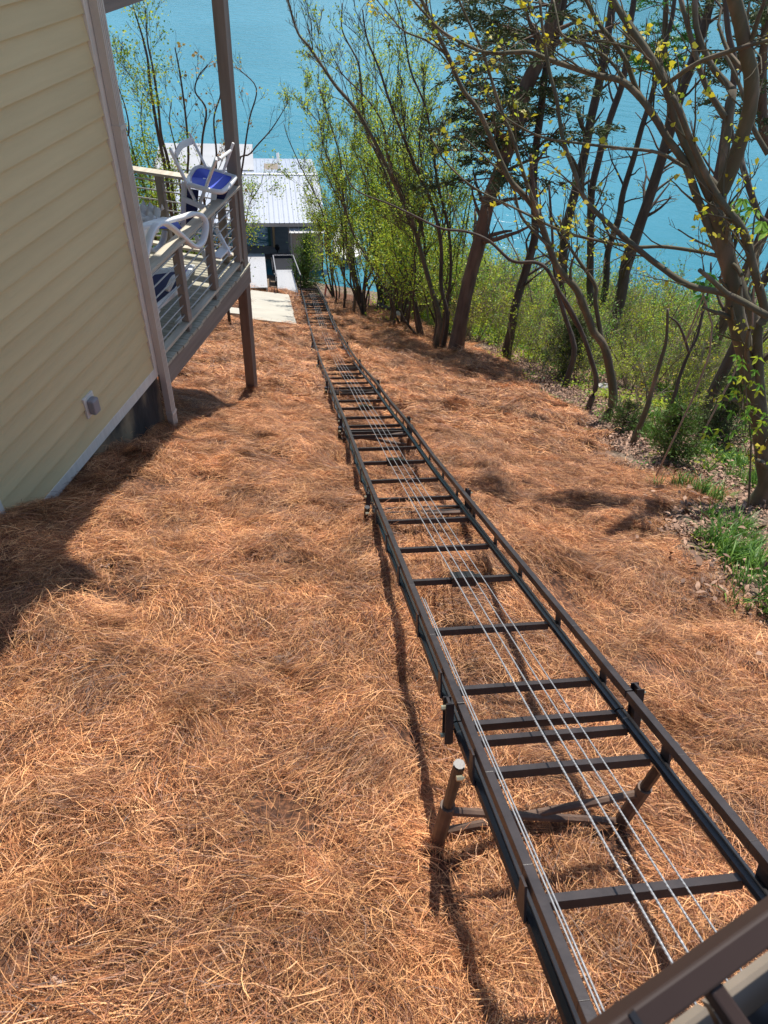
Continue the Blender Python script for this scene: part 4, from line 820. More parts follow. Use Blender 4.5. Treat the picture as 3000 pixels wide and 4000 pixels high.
tree('sapling', 'grey sapling leaning right behind the small cedar bush', 'tree', [stem(Z5, [(865, 2670), (900, 2550), (960, 2350), (1000, 2200), (1010, 2000)], 10.3, 10.6, .05, .02)], MT['barkgrey'], dens=1.2, length=.9, leaves=[(LIME, .045, 3.5, .04, 0)])
tree('sapling', 'dark sapling leaning right above the darker cedar bush', 'tree', [stem(Z5, [(1040, 2600), (1090, 2430), (1150, 2280), (1200, 2180), (1230, 2050), (1280, 1850), (1290, 1700)], 11, 11.6, .035, .014), stem(Z5, [(1150, 2290), (1110, 2170), (1070, 2090), (1000, 2040)], 11, 11, .025, .012, False)], MT['barkdark'], dens=1.4, length=.9, leaves=[(LIME, .045, 3, .04, 0)])
for k_, (a, b, c, d, y, lab) in enumerate([(730, 2500, 600, 2120, 12.5, 'thin dark crooked sapling right of the bent grey redbud'), (810, 2490, 700, 2200, 13, 'thin sapling leaning left in the middle of the sunny woodland floor'), (700, 2340, 760, 2060, 14, 'short dark sapling crossing its neighbour on the woodland floor'), (1420, 2400, 1500, 2050, 9, 'thin straight sapling left of the near redbud foot'), (1570, 2450, 1480, 2150, 8.4, 'slim sapling right against the near redbud trunk'), (1240, 2500, 1180, 2150, 12, 'slim sapling above the bright grass')]):
    y = float(Gp(*Z5(a, b))[1])
    tree('sapling', lab, 'tree', [stem(Z5, [(a, b), ((a * 2 + c) / 3 + 15, (b * 2 + d) / 3), ((a + c * 2) / 3 - 10, (b + d * 2) / 3), (c, d)], y, y + .3, .028, .01)], MT['barkdark'], dens=1.8, length=.9, leaves=[(LIME, .042, 4, .04, 0), (GRN, .04, 1.5, .04, 0)], group='thin saplings on the woodland floor')
# --- tall dark trunks against the lake
big = [([(300, 1900), (330, 1650), (350, 1480), (400, 1280), (470, 1000), (510, 780), (560, 560), (600, 350), (640, 100), (670, -100)], 24, .20, .13, 'thick dark furrowed trunk leaning right, fourth from the right against the lake'),
       ([(505, 2000), (505, 1850), (510, 1500), (515, 1250), (560, 1040), (600, 880), (660, 700), (710, 560), (740, 400), (760, 200), (790, 0), (800, -100)], 23, .15, .09, 'dark knobbly trunk crossing the water right of the thick furrowed one'),
       ([(600, 1900), (620, 1640), (690, 1430), (720, 1250), (790, 1020), (840, 830), (900, 640), (960, 400), (1030, 150), (1060, -60)], 25, .15, .07, 'slimmer dark trunk between two thicker ones over open water'),
       ([(700, 1950), (740, 1700), (820, 1480), (890, 1280), (960, 1060), (1010, 900), (1090, 620), (1160, 430), (1210, 280), (1260, 120), (1300, -60)], 22, .21, .13, 'thickest grey brown trunk leaning right over open water'),
       ([(0, 2120), (20, 1990), (60, 1850), (120, 1650), (150, 1500), (140, 1200), (150, 1000), (190, 700), (220, 450), (300, 200), (340, 0), (360, -80)], 19, .16, .08, 'dark trunk rising from a leaning foot beside the big cedar'),
       ([(1480, 2150), (1420, 1700), (1350, 1400), (1320, 1230), (1360, 1000), (1400, 700), (1430, 580), (1440, 400), (1400, 200), (1380, -50)], 14, .12, .05, 'smooth trunk behind the near redbud fork'),
       ([(1700, 1650), (1600, 1400), (1500, 1100), (1480, 1000), (1420, 850), (1420, 700)], 15, .09, .05, 'crooked trunk low at the right edge behind the redbud')]
for pts, y, r0, r1, lab in big:
    tree('tall_tree', lab, 'tree', [stem(Z5, pts, y, y + .8, r0 * .82, r1 * .8)], MT['barkdark'], dens=1.3, length=1.7, spread=.8, lift=.1, maxlev=2, leaves=[(LIME, .055, 4, .06, 0), (YEL, .05, 2, .05, 1)], group='tall trunks against the lake', rmin=.005, bare_base=.25)
tree('tall_tree', 'forked mid trunk with two rising stems behind the thickest near stem', 'tree', [stem(Z5, [(1560, 2200), (1480, 1850), (1370, 1500), (1370, 1100), (1430, 580)], 12, 13.5, .11, .065), stem(Z5, [(1430, 580), (1390, 540), (1290, 420), (1200, 200), (1185, 0), (1180, -100)], 13.5, 14, .055, .04, False), stem(Z5, [(1380, 760), (1270, 580), (1220, 450), (1170, 280), (1110, 60), (1080, -60)], 13.3, 14, .05, .035, False), stem(Z5, [(1659, 1000), (1560, 820), (1500, 620), (1430, 450), (1380, 350)], 12, 12.6, .04, .02, False)], MT['barkgrey'], dens=.9, length=1.2, leaves=[(YEL, .055, 2, .04, 1)], rmin=.005)
# --- the multi-stemmed young trees in the middle, leaning left over the water
R4 = [([(1190, 2070), (1130, 1850), (1060, 1600), (1000, 1400), (880, 1150), (760, 900), (640, 700), (520, 560), (430, 430), (350, 310), (270, 210), (215, 30), (190, -60)], 18.6, .10, .022, 'tall bare stem sweeping furthest left over the lake', 1.0),
      ([(1240, 2060), (1200, 1850), (1200, 1600), (1150, 1350), (1040, 1100), (960, 900), (860, 640), (800, 450), (720, 250), (690, 60)], 18.8, .09, .02, 'stem rising beside the tall bare one, forked high up', 1.0),
      ([(900, 2010), (830, 1850), (760, 1740), (690, 1620), (640, 1540), (560, 1300), (520, 1150), (440, 950), (400, 700)], 21, .06, .02, 'dark sapling leaning left at the edge of the straw below the lime foliage', 1.2),
      ([(640, 1900), (620, 1750), (590, 1600), (580, 1450), (560, 1200), (540, 1000), (480, 800), (420, 600), (400, 520)], 23.5, .07, .02, 'upright dark sapling where the bed meets the woods', 1.4),
      ([(575, 1890), (570, 1700), (560, 1500), (530, 1300), (430, 1050), (430, 850), (330, 700)], 23.8, .055, .015, 'paired thin sapling left of the upright dark one', 1.4),
      ([(520, 1880), (480, 1700), (450, 1450), (400, 1300), (300, 1100), (210, 900), (180, 800)], 24.5, .05, .014, 'leftmost thin sapling, arching across the boathouse roof', 1.5),
      ([(890, 1960), (910, 1750), (880, 1600), (900, 1400), (850, 1150), (720, 850), (680, 560), (660, 400), (560, 200), (560, 20)], 22, .09, .02, 'wavy stem climbing through the lime foliage', 1.0),
      ([(1170, 2060), (1100, 1750), (1080, 1500), (950, 1250), (860, 1020), (820, 800), (700, 620), (560, 480), (480, 330)], 19.2, .06, .015, 'thin arching stem from the same foot as the tall bare one', 1.1),
      ([(1220, 2080), (1260, 1800), (1250, 1500), (1180, 1200), (1150, 1000), (1100, 700), (1000, 450), (960, 200), (900, 0)], 19.5, .07, .02, 'stem right of the clump, rising almost straight', 1.0),
      ([(700, 1900), (720, 1700), (760, 1500), (740, 1300), (690, 1100), (640, 950), (640, 700), (600, 500)], 24, .05, .015, 'slight sapling hung with lime leaves near the crest', 1.4),
      ([(1000, 1950), (1020, 1700), (1080, 1400), (1080, 1150), (1060, 900), (1090, 650), (1080, 400)], 21, .06, .02, 'sapling rising in front of the big cedar', 1.2)]
for i, (pts, y, r0, r1, lab, lf) in enumerate(R4):
    tree('slender_tree', lab, 'tree', [stem(Z4, pts, y, y + 1.2, r0 * .75, r1 * .8)], MT['barkdark'] if i % 3 else MT['barkgrey'], dens=2.9, length=1.7, spread=.5, lift=.3, maxlev=2, leaves=[(LIME, .07, 11 * lf if i not in (0, 1) else 1.2, .06, 0), (GRN, .062, 5 * lf if i not in (0, 1) else .3, .06, 0)], group='slender young trees leaning over the lake', rmin=.005, bare_base=.2)
# lime foliage masses: low branching young trees in full leaf
for a, b, y, h, sp, n_, lab in ((700, 1720, 23, 3.6, 1.5, 5, 'bushy young tree with lime leaves beside the boathouse roof'), (960, 1750, 21.5, 3.8, 1.5, 5, 'broad lime-leaved bush below the arching stems'), (1120, 1650, 20, 3.6, 1.4, 4, 'lime-leaved bush leaning on the big cedar trunk'), (830, 1500, 26, 6.0, 1.6, 5, 'taller fresh green tree behind the lime bushes'), (980, 1200, 27, 8.0, 1.8, 6, 'tall fresh green tree with high crown against the water'), (700, 1300, 28.5, 6.5, 1.5, 5, 'airy light green tree near the shore right of the roof'), (500, 1500, 28, 5.0, 1.0, 4, 'small airy tree with pale buds just right of the roof edge'), (1120, 1350, 25, 8.5, 1.7, 5, 'tall lime green tree left of the big cedar trunk'), (1250, 1700, 22, 3.2, 1.3, 5, 'low lime bush at the very foot of the big cedar'), (1330, 1400, 26, 7.5, 1.3, 4, 'lime green tree showing behind the big cedar trunk'), (880, 1000, 29, 11.0, 1.9, 6, 'tallest pale green tree whose top meets the dark cedar boughs')):
    p0 = at(*Z4(a, b), y); zb = gz(p0[0], y); base = np.array((p0[0], y, zb - .1)); st_ = []
    for k_ in range(n_):
        ang = rng.uniform(0, 6.28); e = rng.uniform(.4, 1) * sp; top = base + np.array((math.cos(ang) * e - .3, math.sin(ang) * e * .7, h * rng.uniform(.7, 1.05)))
        st_.append((np.array([base + (.05 * k_, 0, 0), base + (top - base) * .35 + rng.normal(0, .12, 3), base + (top - base) * .7 + rng.normal(0, .12, 3), top]), .045, .012))
    tree('leafy_tree', lab, 'tree', st_, MT['barkdark'], dens=2.4, length=1.4, spread=.7, lift=.15, maxlev=1, leaves=[(LIME, .07, 42, .20, 0), (GRN, .062, 16, .20, 0)] + ([(YEL, .06, 9, .12, 0)] if a in (700, 960) else []), group='leafy young trees at the lakeside', rmin=.005)
# --- cedars
def cedar(name, label, base, h, wd, dark=True, trunk_r=.12, lean=(0, 0), nbr=90, z0=.1, per=60, tuft=.16, group=None, arms=None, leaf=.05):
    root = empty(name, tuple(base), label=label, cat='cedar', group=group); inv = Matrix.Translation(-root.location)
    top = base + np.array((lean[0], lean[1], h)); ax = spline([base, base + (top - base) * .5 + rng.normal(0, .03 * h, 3) * (1, 1, 0), top], 5)
    mb = MB(); mb.tube(ax, np.linspace(trunk_r, trunk_r * .25, len(ax)), 10); C = []
    for k_ in range(nbr):
        t_ = z0 + (1 - z0) * rng.random(); c = base + (top - base) * t_; ang = rng.uniform(0, 6.28); e = wd * (1.05 - t_ ** 1.6) * rng.uniform(.5, 1.1) + .1
        d = np.array((math.cos(ang), math.sin(ang), rng.uniform(.1, .7))); Q = np.array([c, c + d * e * .5 + rng.normal(0, .03, 3), c + d * e * (1, 1, 1.2)]); mb.tube(Q, [.012 + .006 * h * .3, .008, .004], 3, cap=False)
        n = rng.poisson(per * e); u = rng.random(n) ** .7; cc = Q[0] + (Q[2] - Q[0]) * u[:, None]; C.append(cc + rng.normal(0, tuft, (n, 3)) * (.35 + .65 * u[:, None]))
    o = mb.build('trunk', MT['barkred'], root, smooth=True); o.matrix_parent_inverse = inv
    C = np.concatenate(C); n = len(C); d = (C - (base + (0, 0, h * .3))); d /= np.linalg.norm(d, axis=1)[:, None]; d = d + rng.normal(0, .55, (n, 3)) + (0, 0, .3); d /= np.linalg.norm(d, axis=1)[:, None]
    s = np.cross(d, rng.normal(0, 1, (n, 3))); s /= np.linalg.norm(s, axis=1)[:, None]; L_ = leaf * rng.uniform(.7, 1.8, n)
    P = np.stack([C, C + d * (L_ * .5)[:, None], C + d * L_[:, None]], 1); W = s[:, None] * (leaf * .22 * np.array([.6, 1, .2]))[None, :, None]
    o = bpy.data.objects.new('foliage', strips_mesh('foliage', P, W, MT['cedar' if dark else 'cedarlight'], rng.random(n))); link(o); o.parent = root; o.matrix_parent_inverse = inv; return root
def boughs(root, axis, nbr, wd, per, m=None, leaf=.085):
    inv = Matrix.Translation(-root.location); ax = spline(axis, 8); mb = MB(); C = []; DD = []
    for k_ in range(nbr):
        i = rng.integers(0, len(ax)); c = ax[i]; ang = rng.uniform(0, 6.28); e = wd * rng.uniform(.35, 1.1)
        d = np.array((math.cos(ang), math.sin(ang), rng.uniform(-.25, .4))); Q = np.array([c, c + d * e * .5, c + d * e + (0, 0, -.1 * e)]); mb.tube(Q, [.022, .014, .006], 4, cap=False)
        for t_ in rng.uniform(.25, 1, rng.poisson(5 * e) + 1):
            q = c + d * e * t_; sd_ = np.cross(d, (0, 0, 1)) * rng.choice((-1, 1)); dd = _n(d * .7 + sd_ * rng.uniform(.2, 1.1) + (0, 0, rng.uniform(-.5, .2))); l_ = rng.uniform(.25, .6)
            mb.tube([q, q + dd * l_], [.006, .003], 3, cap=False); n = rng.poisson(per * l_); u = rng.random(n)
            C.append(q + dd * l_ * u[:, None] + rng.normal(0, .05, (n, 3)) * (1, 1, .6)); DD.append(np.tile(dd, (n, 1)))
    o = mb.build('bough', MT['barkred'], root, smooth=True); o.matrix_parent_inverse = inv; o['kind'] = 'stuff'
    C = np.concatenate(C); d = np.concatenate(DD) + rng.normal(0, .5, C.shape); n = len(C); d /= np.linalg.norm(d, axis=1)[:, None]
    s_ = np.cross(d, rng.normal(0, 1, (n, 3))); s_ /= np.linalg.norm(s_, axis=1)[:, None]; L_ = leaf * rng.uniform(.7, 1.8, n)
    P = np.stack([C, C + d * (L_ * .5)[:, None], C + d * L_[:, None]], 1); W_ = s_[:, None] * (leaf * .2 * np.array([.6, 1, .2]))[None, :, None]
    o = bpy.data.objects.new('foliage', strips_mesh('foliage', P, W_, m or MT['cedar'], rng.random(n))); link(o); o.parent = root; o.matrix_parent_inverse = inv
def groundp(px, py): p = Gp(px, py); return np.array((p[0], p[1], gz(p[0], p[1]) - .05))
cedar('cedar_bush', 'small round bright green cedar bush at the edge of the straw', groundp(2585, 1800), 1.0, .42, False, .02, nbr=80, per=230, tuft=.05, leaf=.034)
cedar('cedar_bush', 'larger darker cedar bush right behind the small bright one', groundp(2760, 1760), 1.75, .5, True, .04, nbr=120, per=200, tuft=.07, leaf=.036)
cedar('cedar_bush', 'broad dark cedar bush beside the thin leaning trunks', groundp(2195, 1475), 1.7, .75, True, .03, nbr=110, per=130, tuft=.10, leaf=.05)
cedar('cedar_bush', 'thin straggling cedar seedling on the leaf litter by the bed', groundp(2420, 1700), .75, .42, False, .012, nbr=46, per=150, tuft=.05, leaf=.032)
p = at(1200, 1100, 31.5); cedar('cedar_tree', 'small pointed cedar standing in front of the grey shed', np.array((p[0], 31.5, gz(p[0], 31.5) - .2)), 3.3, .85, False, .06, nbr=130, per=60, tuft=.14, leaf=.09)
# the big leaning cedar with its dark ragged crown
bc = stem(Z4, [(1330, 2060), (1380, 1820), (1450, 1560), (1510, 1300), (1590, 1080), (1640, 950), (1680, 800)], 18.5, 19, .20, .15); up_ = stem(Z5, [(20, 800), (60, 650), (120, 500), (200, 330), (260, 120), (300, -60)], 19, 19.5, .20, .12, False)
rootc = tree('cedar_tree', 'big leaning cedar with thick red brown trunk and ragged dark crown', 'cedar', [bc, up_], MT['barkred'], dens=1.9, length=1.9, spread=1.1, lift=.1, maxlev=1, rmin=.007, side=12, bare_base=.5)
boughs(rootc, [at(*Z4(1560, 1150), 18.9), at(*Z4(1660, 850), 19.1), at(*Z5(60, 600), 19.3), at(*Z5(180, 300), 19.5), at(*Z5(280, -150), 19.7)], 62, 2.3, 55)
boughs(rootc, [at(*Z4(1400, 1000), 20), at(*Z4(1480, 700), 20.3), at(*Z4(1500, 300), 20.5), at(*Z4(1520, -100), 20.6)], 34, 1.5, 55)
for pts, y, lab in (([(1750, 1200), (1640, 900), (1620, 500), (1640, 200), (1640, -100)], 21, 'dark evergreen behind the near redbud at the right edge'), ([(1000, 900), (985, 500), (990, 250), (1000, -50)], 27, 'thin green tree with hanging sprays at the top right of the lake')):
    tree('cedar_tree', lab, 'cedar', [stem(Z5, pts, y, y, .16, .07)], MT['barkred'], dens=.8, length=1.8, spread=1.0, lift=.1, maxlev=1, rmin=.007, bare_base=.2)
    boughs(bpy.data.objects[[o.name for o in bpy.data.objects if o.get('label') == lab][0]], [at(*Z5(*q), y) for q in pts[1:]], 44 if y < 25 else 34, 1.7 if y < 25 else 1.0, 60, MT['cedar'] if y < 25 else MT['deep'])
# --- trees behind the deck on the left
def Z1(a, b): return (a * .66305, b * .66305)
left = [([(1010, 1250), (975, 1000), (930, 780), (885, 500), (870, 350), (840, 220), (800, 90), (780, 20)], 15, .05, .008, 'tall airy tree with pale green leaves behind the far deck rail', 5, 0),
        ([(1035, 1250), (990, 950), (950, 800), (930, 600), (900, 400), (870, 250), (860, 100), (850, 20)], 15.4, .045, .007, 'second stem of pale green leaves close beside the tall airy one', 5, 0),
        ([(730, 960), (760, 780), (740, 640), (700, 520), (640, 340)], 14.6, .025, .006, 'thin dark stem with few leaves next to the house corner', 4, 0),
        ([(1110, 1200), (1110, 900), (1095, 700), (1070, 500), (1045, 350), (1030, 280)], 15.8, .035, .012, 'upright stem tipped with bronze buds left of the deck post', 1, 1),
        ([(1200, 1150), (1190, 850), (1215, 650), (1150, 540), (1170, 450), (1225, 380)], 16, .035, .010, 'bronze-budded sumac stem forking near the chair legs', .6, 1),
        ([(1280, 1150), (1275, 900), (1260, 700), (1300, 550), (1290, 400)], 16.4, .035, .010, 'bronze-budded stem just left of the tall post', .6, 1),
        ([(1400, 1300), (1440, 900), (1470, 700), (1510, 520), (1400, 400)], 17, .03, .010, 'bare budded shrub seen right of the tall post', .4, 1),
        ([(1400, 1050), (1480, 900), (1600, 760), (1700, 600)], 17.5, .03, .008, 'bare pale branches reaching right from behind the post', .4, 0),
        ([(1420, 1500), (1450, 1300), (1470, 1200), (1530, 1100), (1560, 1000)], 18, .02, .006, 'low green-leaved shrub right of the deck post in front of the roof', 7, 0),
        ([(1080, 1300), (1060, 1080), (1040, 900), (1000, 720), (1010, 600)], 15.2, .03, .008, 'leafy shrub stem low between the chair and the far post', 6, 0),
        ([(960, 1350), (900, 1180), (880, 1000), (850, 850), (830, 700), (840, 560)], 15.8, .03, .008, 'leafy shrub stem in the middle behind the far rods', 6, 0),
        ([(900, 1300), (850, 1100), (800, 950), (760, 800), (720, 700), (700, 600)], 15.5, .03, .008, 'leafy branching shrub low behind the far rods', 6, 0)]
for pts, y, r0, r1, lab, lf, bud in left:
    tree('shrub_tree', lab, 'tree', [stem(Z1, pts, y, y + .3, r0, r1)], MT['barkdark'], dens=3.6, length=1.2 if lf > 1 else .9, spread=.6, lift=.25, maxlev=2 if lf > 1 else 1, leaves=([(LIME, .055, lf * 5.5, .12, 0), (GRN, .05, lf * 5, .14, 0)] if not bud else [(BUD, .085, 5 + lf, .05, 0), (LIME, .05, 2 + lf * 3, .06, 0)]), group='shrubby trees behind the deck', rmin=.004, bare_base=.1)
# big-leaved young plant (buckeye) and maple-leaved sapling near the right edge
def whorl(root, c, size, m, n=6, name='leaf'):
    for k_ in range(n):
        a = k_ / n * 6.28 + rng.uniform(-.2, .2); d = np.array((math.cos(a), math.sin(a), -.45 + rng.uniform(-.15, .15))); d /= np.linalg.norm(d); s = np.cross(d, (0, 0, 1)); s /= np.linalg.norm(s); L_ = size * rng.uniform(.8, 1.1)
        v = [c, c + d * L_ * .3 + s * L_ * .13 + (0, 0, .02), c + d * L_ * .65 + s * L_ * .2, c + d * L_ - (0, 0, L_ * .15), c + d * L_ * .65 - s * L_ * .2, c + d * L_ * .3 - s * L_ * .13 + (0, 0, .02)]
        o = MB().add(v, [(0, 1, 2, 3), (0, 3, 4, 5)]).build(name, m, root); o.matrix_parent_inverse = Matrix.Translation(-root.location)
for lab, y, cs, foot in (('broad-leaved green buckeye sprig in front of the lower redbud branch', 8.2, [(1215, 1830), (1290, 1780), (1240, 1920), (1320, 1850)], (1280, 2300)), ('broad-leaved bright green buckeye at the right edge below the fork', 9, [(1430, 1330), (1500, 1290), (1560, 1350), (1620, 1440), (1480, 1400), (1659, 1500)], (1560, 2100))):
    P = stem(Z5, [foot, cs[0]], y, y)[0]; rt = empty('buckeye_sapling', tuple(P[0]), label=lab, cat='sapling'); mb = MB(); mb.tube(spline(P, 3), .012, 6)
    for c in cs[1:]: q = at(*Z5(*c), y + rng.uniform(-.2, .2)); mb.tube([P[-1] + (P[0] - P[-1]) * .25, q], .008, 5)
    o = mb.build('stem', MT['barkpale'], rt); o.matrix_parent_inverse = Matrix.Translation(-rt.location)
    for c in cs: whorl(rt, at(*Z5(*c), y + rng.uniform(-.15, .15)), .17, MT['green'] if y > 8.5 else MT['deep'], 6)
mp_ = groundp(2930, 2000); rt = empty('maple_sapling', tuple(mp_), label='maple sapling with broad lobed lime leaves in front of the near redbud trunk', cat='sapling')
cs = [(2900, 1390), (2870, 1430), (2940, 1480), (2850, 1560), (2900, 1600), (2960, 1580), (2760, 1720), (2800, 1710), (2850, 1700), (2980, 1640), (2930, 1690), (2880, 1520), (2920, 1545), (2990, 1620)]
mb = MB(); tp_ = at(2900, 1400, mp_[1] + .2); mb.tube([mp_, mp_ + (tp_ - mp_) * .5 + (.06, 0, 0), tp_], [.014, .010, .006], 6)
for c in cs: q = at(*c, mp_[1] + rng.uniform(-.3, .3)); mb.tube([mp_ + (tp_ - mp_) * rng.uniform(.4, .9), q], .004, 4)
o = mb.build('stem', MT['barkgrey'], rt); o.matrix_parent_inverse = Matrix.Translation(-rt.location)
for c in cs:
    q = at(*c, mp_[1] + rng.uniform(-.3, .3))
    for k_ in range(3): whorl(rt, q + rng.normal(0, .06, 3), .085, MT['green'] if k_ else MT['lime'], 3)
for i in range(16):
    px0 = [1300, 1325, 1350, 1385, 1410, 1440, 1475, 1500, 1530, 1570, 1600, 1640, 1760, 1850, 1930, 2080][i]; y = 26 + rng.uniform(-1.5, 3) - (3 if px0 > 1700 else 0); hh = rng.uniform(.5, 1) * (650 if px0 > 1380 else 420)
    p0 = (px0, 1120 + (px0 - 1300) * .1); lean = rng.uniform(.15, .45); q = [p0, (px0 - lean * hh * .25 + rng.normal(0, 8), p0[1] - hh * .35), (px0 - lean * hh * .6 + rng.normal(0, 12), p0[1] - hh * .7), (px0 - lean * hh, p0[1] - hh)]
    tree('thicket_sapling', 'thin twiggy sapling in the thicket between the boathouse and the big cedar', 'tree', [stem(lambda a, b: (a, b), q, y, y + .5, .035, .01)], MT['barkpale'] if i % 2 else MT['barkdark'], dens=2.4, length=1.3, spread=.45, lift=.35, maxlev=1, leaves=[(LIME, .055, 9, .05, 0), (GRN, .05, 3, .05, 0)], group='thicket saplings by the shore', rmin=.005, bare_base=.12)
def shrub_src(name, h, sp_, nst, dens, lf, m1):
    br = []; tips = []
    for k_ in range(nst):
        a = rng.uniform(0, 6.28); e = rng.uniform(.3, 1) * sp_; P = spline([np.array((0, 0, 0.)), np.array((math.cos(a) * e * .3, math.sin(a) * e * .3, h * .4)), np.array((math.cos(a) * e, math.sin(a) * e, h * rng.uniform(.7, 1.1)))], 3)
        br.append((P, .012, .005, 0)); grow(P, .012, .005, dens, .8, .7, .15, br, tips, 1, 2, .004, .1)
    mb = MB()
    for Q, a, b, _l in br: mb.tube(Q, np.linspace(a, b, len(Q)), 3, cap=False)
    tw = bpy.data.objects.new(name + '_twigs', mb.mesh(name + '_twigs', MT['barkpale'], True)); C = []
    for Q in tips:
        k = rng.poisson(lf * np.linalg.norm(Q[-1] - Q[0])); u = rng.random(k) * (len(Q) - 1); i = np.minimum(u.astype(int), len(Q) - 2); C.append(Q[i] + (Q[i + 1] - Q[i]) * (u - i)[:, None] + rng.normal(0, .05, (k, 3)))
    lo = leaf_mesh(name + '_leaves', np.concatenate(C), .05, m1, up_bias=.3); scene.collection.objects.unlink(lo); return tw, lo
srcs = [shrub_src('brush_a', 1.7, .8, 6, 2.2, 40, LIME), shrub_src('brush_b', 1.3, .9, 7, 2.4, 34, MT['lime']), shrub_src('brush_c', 2.3, .8, 5, 2.0, 24, GRN), shrub_src('brush_d', 1.5, .7, 6, 2.4, 12, YEL)]
wood = lambda x, y: in_view(x, y) & (x > np.interp(y, [0, 3, 24, 27, 34], [2, 2, -4.6, -8.0, -9.5]))
x, y = bed_points(2600, -9, 18, 8, 33, inside=False, keep=wood); k = rng.random(len(x)) < np.clip((y - 11) / 16, .05, 1); x, y = x[k], y[k]
rot_ = np.stack([rng.normal(0, .12, len(x)), rng.normal(0, .12, len(x)), rng.uniform(0, 6.28, len(x))], 1); sc_ = rng.uniform(.5, 1.1, len(x)) * np.interp(y, [8, 16, 24, 33], [.45, .85, 1.3, 1.9]); ix = rng.integers(0, 4, len(x)); P_ = np.stack([x, y, g(x, y) - .05], 1)
scatter('undergrowth_twigs', P_, rot_, sc_, ix, [a for a, b in srcs], 'thin pale twigs of the scrubby undergrowth between the trees')
scatter('undergrowth_leaves', P_, rot_, sc_, ix, [b for a, b in srcs], 'small yellow green leaves of the scrubby undergrowth')
#@@PART5
# ---------------------------------------------------------------- woodland floor: litter, ground cover, grass
def lit_src(name, n, R, size, m, shp):
    C = np.stack([rng.normal(0, R * .5, n), rng.normal(0, R * .5, n), rng.uniform(0, .035, n)], 1)
    a = rng.uniform(0, 6.28, n); d = np.stack([np.cos(a), np.sin(a), rng.normal(0, .35, n)], 1); s = np.cross(d, (0, 0, 1)); s[:, 2] += rng.normal(0, .4, n); L_ = size * rng.uniform(.6, 1.3, n)
    P = np.stack([C - d * (L_ * .5)[:, None], C - d * (L_ * .15)[:, None] + (0, 0, size * .12), C + d * (L_ * .2)[:, None] + (0, 0, size * .16), C + d * (L_ * .5)[:, None]], 1)
    W = s[:, None] * (L_[:, None] * np.array([.03, .22, .15, .02]))[:, :, None]
    return bpy.data.objects.new(name, strips_mesh(name, P, W, m, rng.random(n)))
def plant_src(name, n, h, size, m):
    C = np.stack([rng.normal(0, .14, n), rng.normal(0, .14, n), rng.uniform(.02, h, n)], 1); o = leaf_mesh(name, C, size, m, flat=.4, up_bias=.6); scene.collection.objects.unlink(o)
    return o
def grass_src(name, n, h, R):
    a = rng.uniform(0, 6.28, n); b = np.stack([rng.normal(0, R, n), rng.normal(0, R, n), np.zeros(n)], 1); d = np.stack([np.cos(a), np.sin(a), np.zeros(n)], 1); L_ = h * rng.uniform(.5, 1.2, n); u = np.array([0, .35, .7, 1.]); bend = rng.uniform(.2, .9, n)
    P = b[:, None] + d[:, None] * (bend[:, None] * L_[:, None] * u[None] ** 2)[:, :, None]; P[:, :, 2] = L_[:, None] * (u[None] - .42 * bend[:, None] * u[None] ** 2.4)
    s = np.cross(d, (0, 0, 1)); W = s[:, None] * (np.array([.004, .0055, .004, .0006]))[None, :, None]
    return bpy.data.objects.new(name, strips_mesh(name, P, W, MT['grass'], rng.random(n)))
wood = lambda x, y: in_view(x, y) & (x > np.interp(y, [0, 3, 24, 27, 34], [2, 2, -4.6, -7.5, -9.5]))
x, y = bed_points(26000, -8, 17, 3, 31, inside=False, keep=wood); k = (y < 20) | (rng.random(len(y)) < .4); x, y = x[k], y[k]
scatter('leaf_litter', np.stack([x, y, g(x, y) + .01], 1), slope_rot(x, y, rng.uniform(0, 6.28, len(x)), .1), rng.uniform(.7, 1.3, len(x)), rng.integers(0, 3, len(x)), [lit_src('litter_%s' % c, 26, .27, .065, MT['litter'], 0) for c in 'abc'], 'dry brown leaf litter on the woodland floor right of the straw')
dn = lambda x, y: .5 + .5 * np.sin(1.3 * x + 2.1 + .8 * np.sin(y * 1.1)) * np.sin(.9 * y - 1 + .6 * np.sin(1.7 * x))
x, y = bed_points(17000, -8, 17, 3, 33, inside=False, keep=wood); dist = y
k = rng.random(len(x)) * np.where(in_bed(x - .9, y - .2) & (y < 21), 3.5, 1) < np.clip(.04 + .75 * dn(x, y) ** 2.2 + .012 * (y - 8), 0, 1) * np.where(y < 5.5, .8, 1); x, y = x[k], y[k]
hsc = np.clip(.6 + .06 * (y - 6), .6, 1.9)
scatter('ground_cover', np.stack([x, y, g(x, y) + .01], 1), slope_rot(x, y, rng.uniform(0, 6.28, len(x)), .1), hsc * rng.uniform(.6, 1.3, len(x)), rng.integers(0, 4, len(x)), [plant_src('plant_a', 46, .22, .05, MT['lime']), plant_src('plant_b', 40, .16, .045, MT['green']), plant_src('plant_c', 50, .30, .04, MT['lime']), plant_src('plant_d', 34, .12, .055, MT['deep'])], 'low fresh green ground cover under the trees')
gx, gy = [], []
for px, py, n, s in ((2860, 2190, 26, .20), (2900, 2080, 8, .2), (2740, 1930, 14, .25), (2860, 1820, 40, .35), (2960, 1900, 26, .3), (2990, 2250, 18, .3), (2500, 1690, 24, .18), (2560, 1640, 20, .2), (2960, 1700, 50, .5), (1750, 1290, 40, .5), (1980, 1330, 40, .6), (2150, 1290, 40, .7), (2880, 1600, 40, .6), (2990, 2330, 10, .15)):
    p = Gp(px, py); gx.append(rng.normal(p[0], s, n)); gy.append(rng.normal(p[1], s, n))
x, y = np.concatenate(gx), np.concatenate(gy)
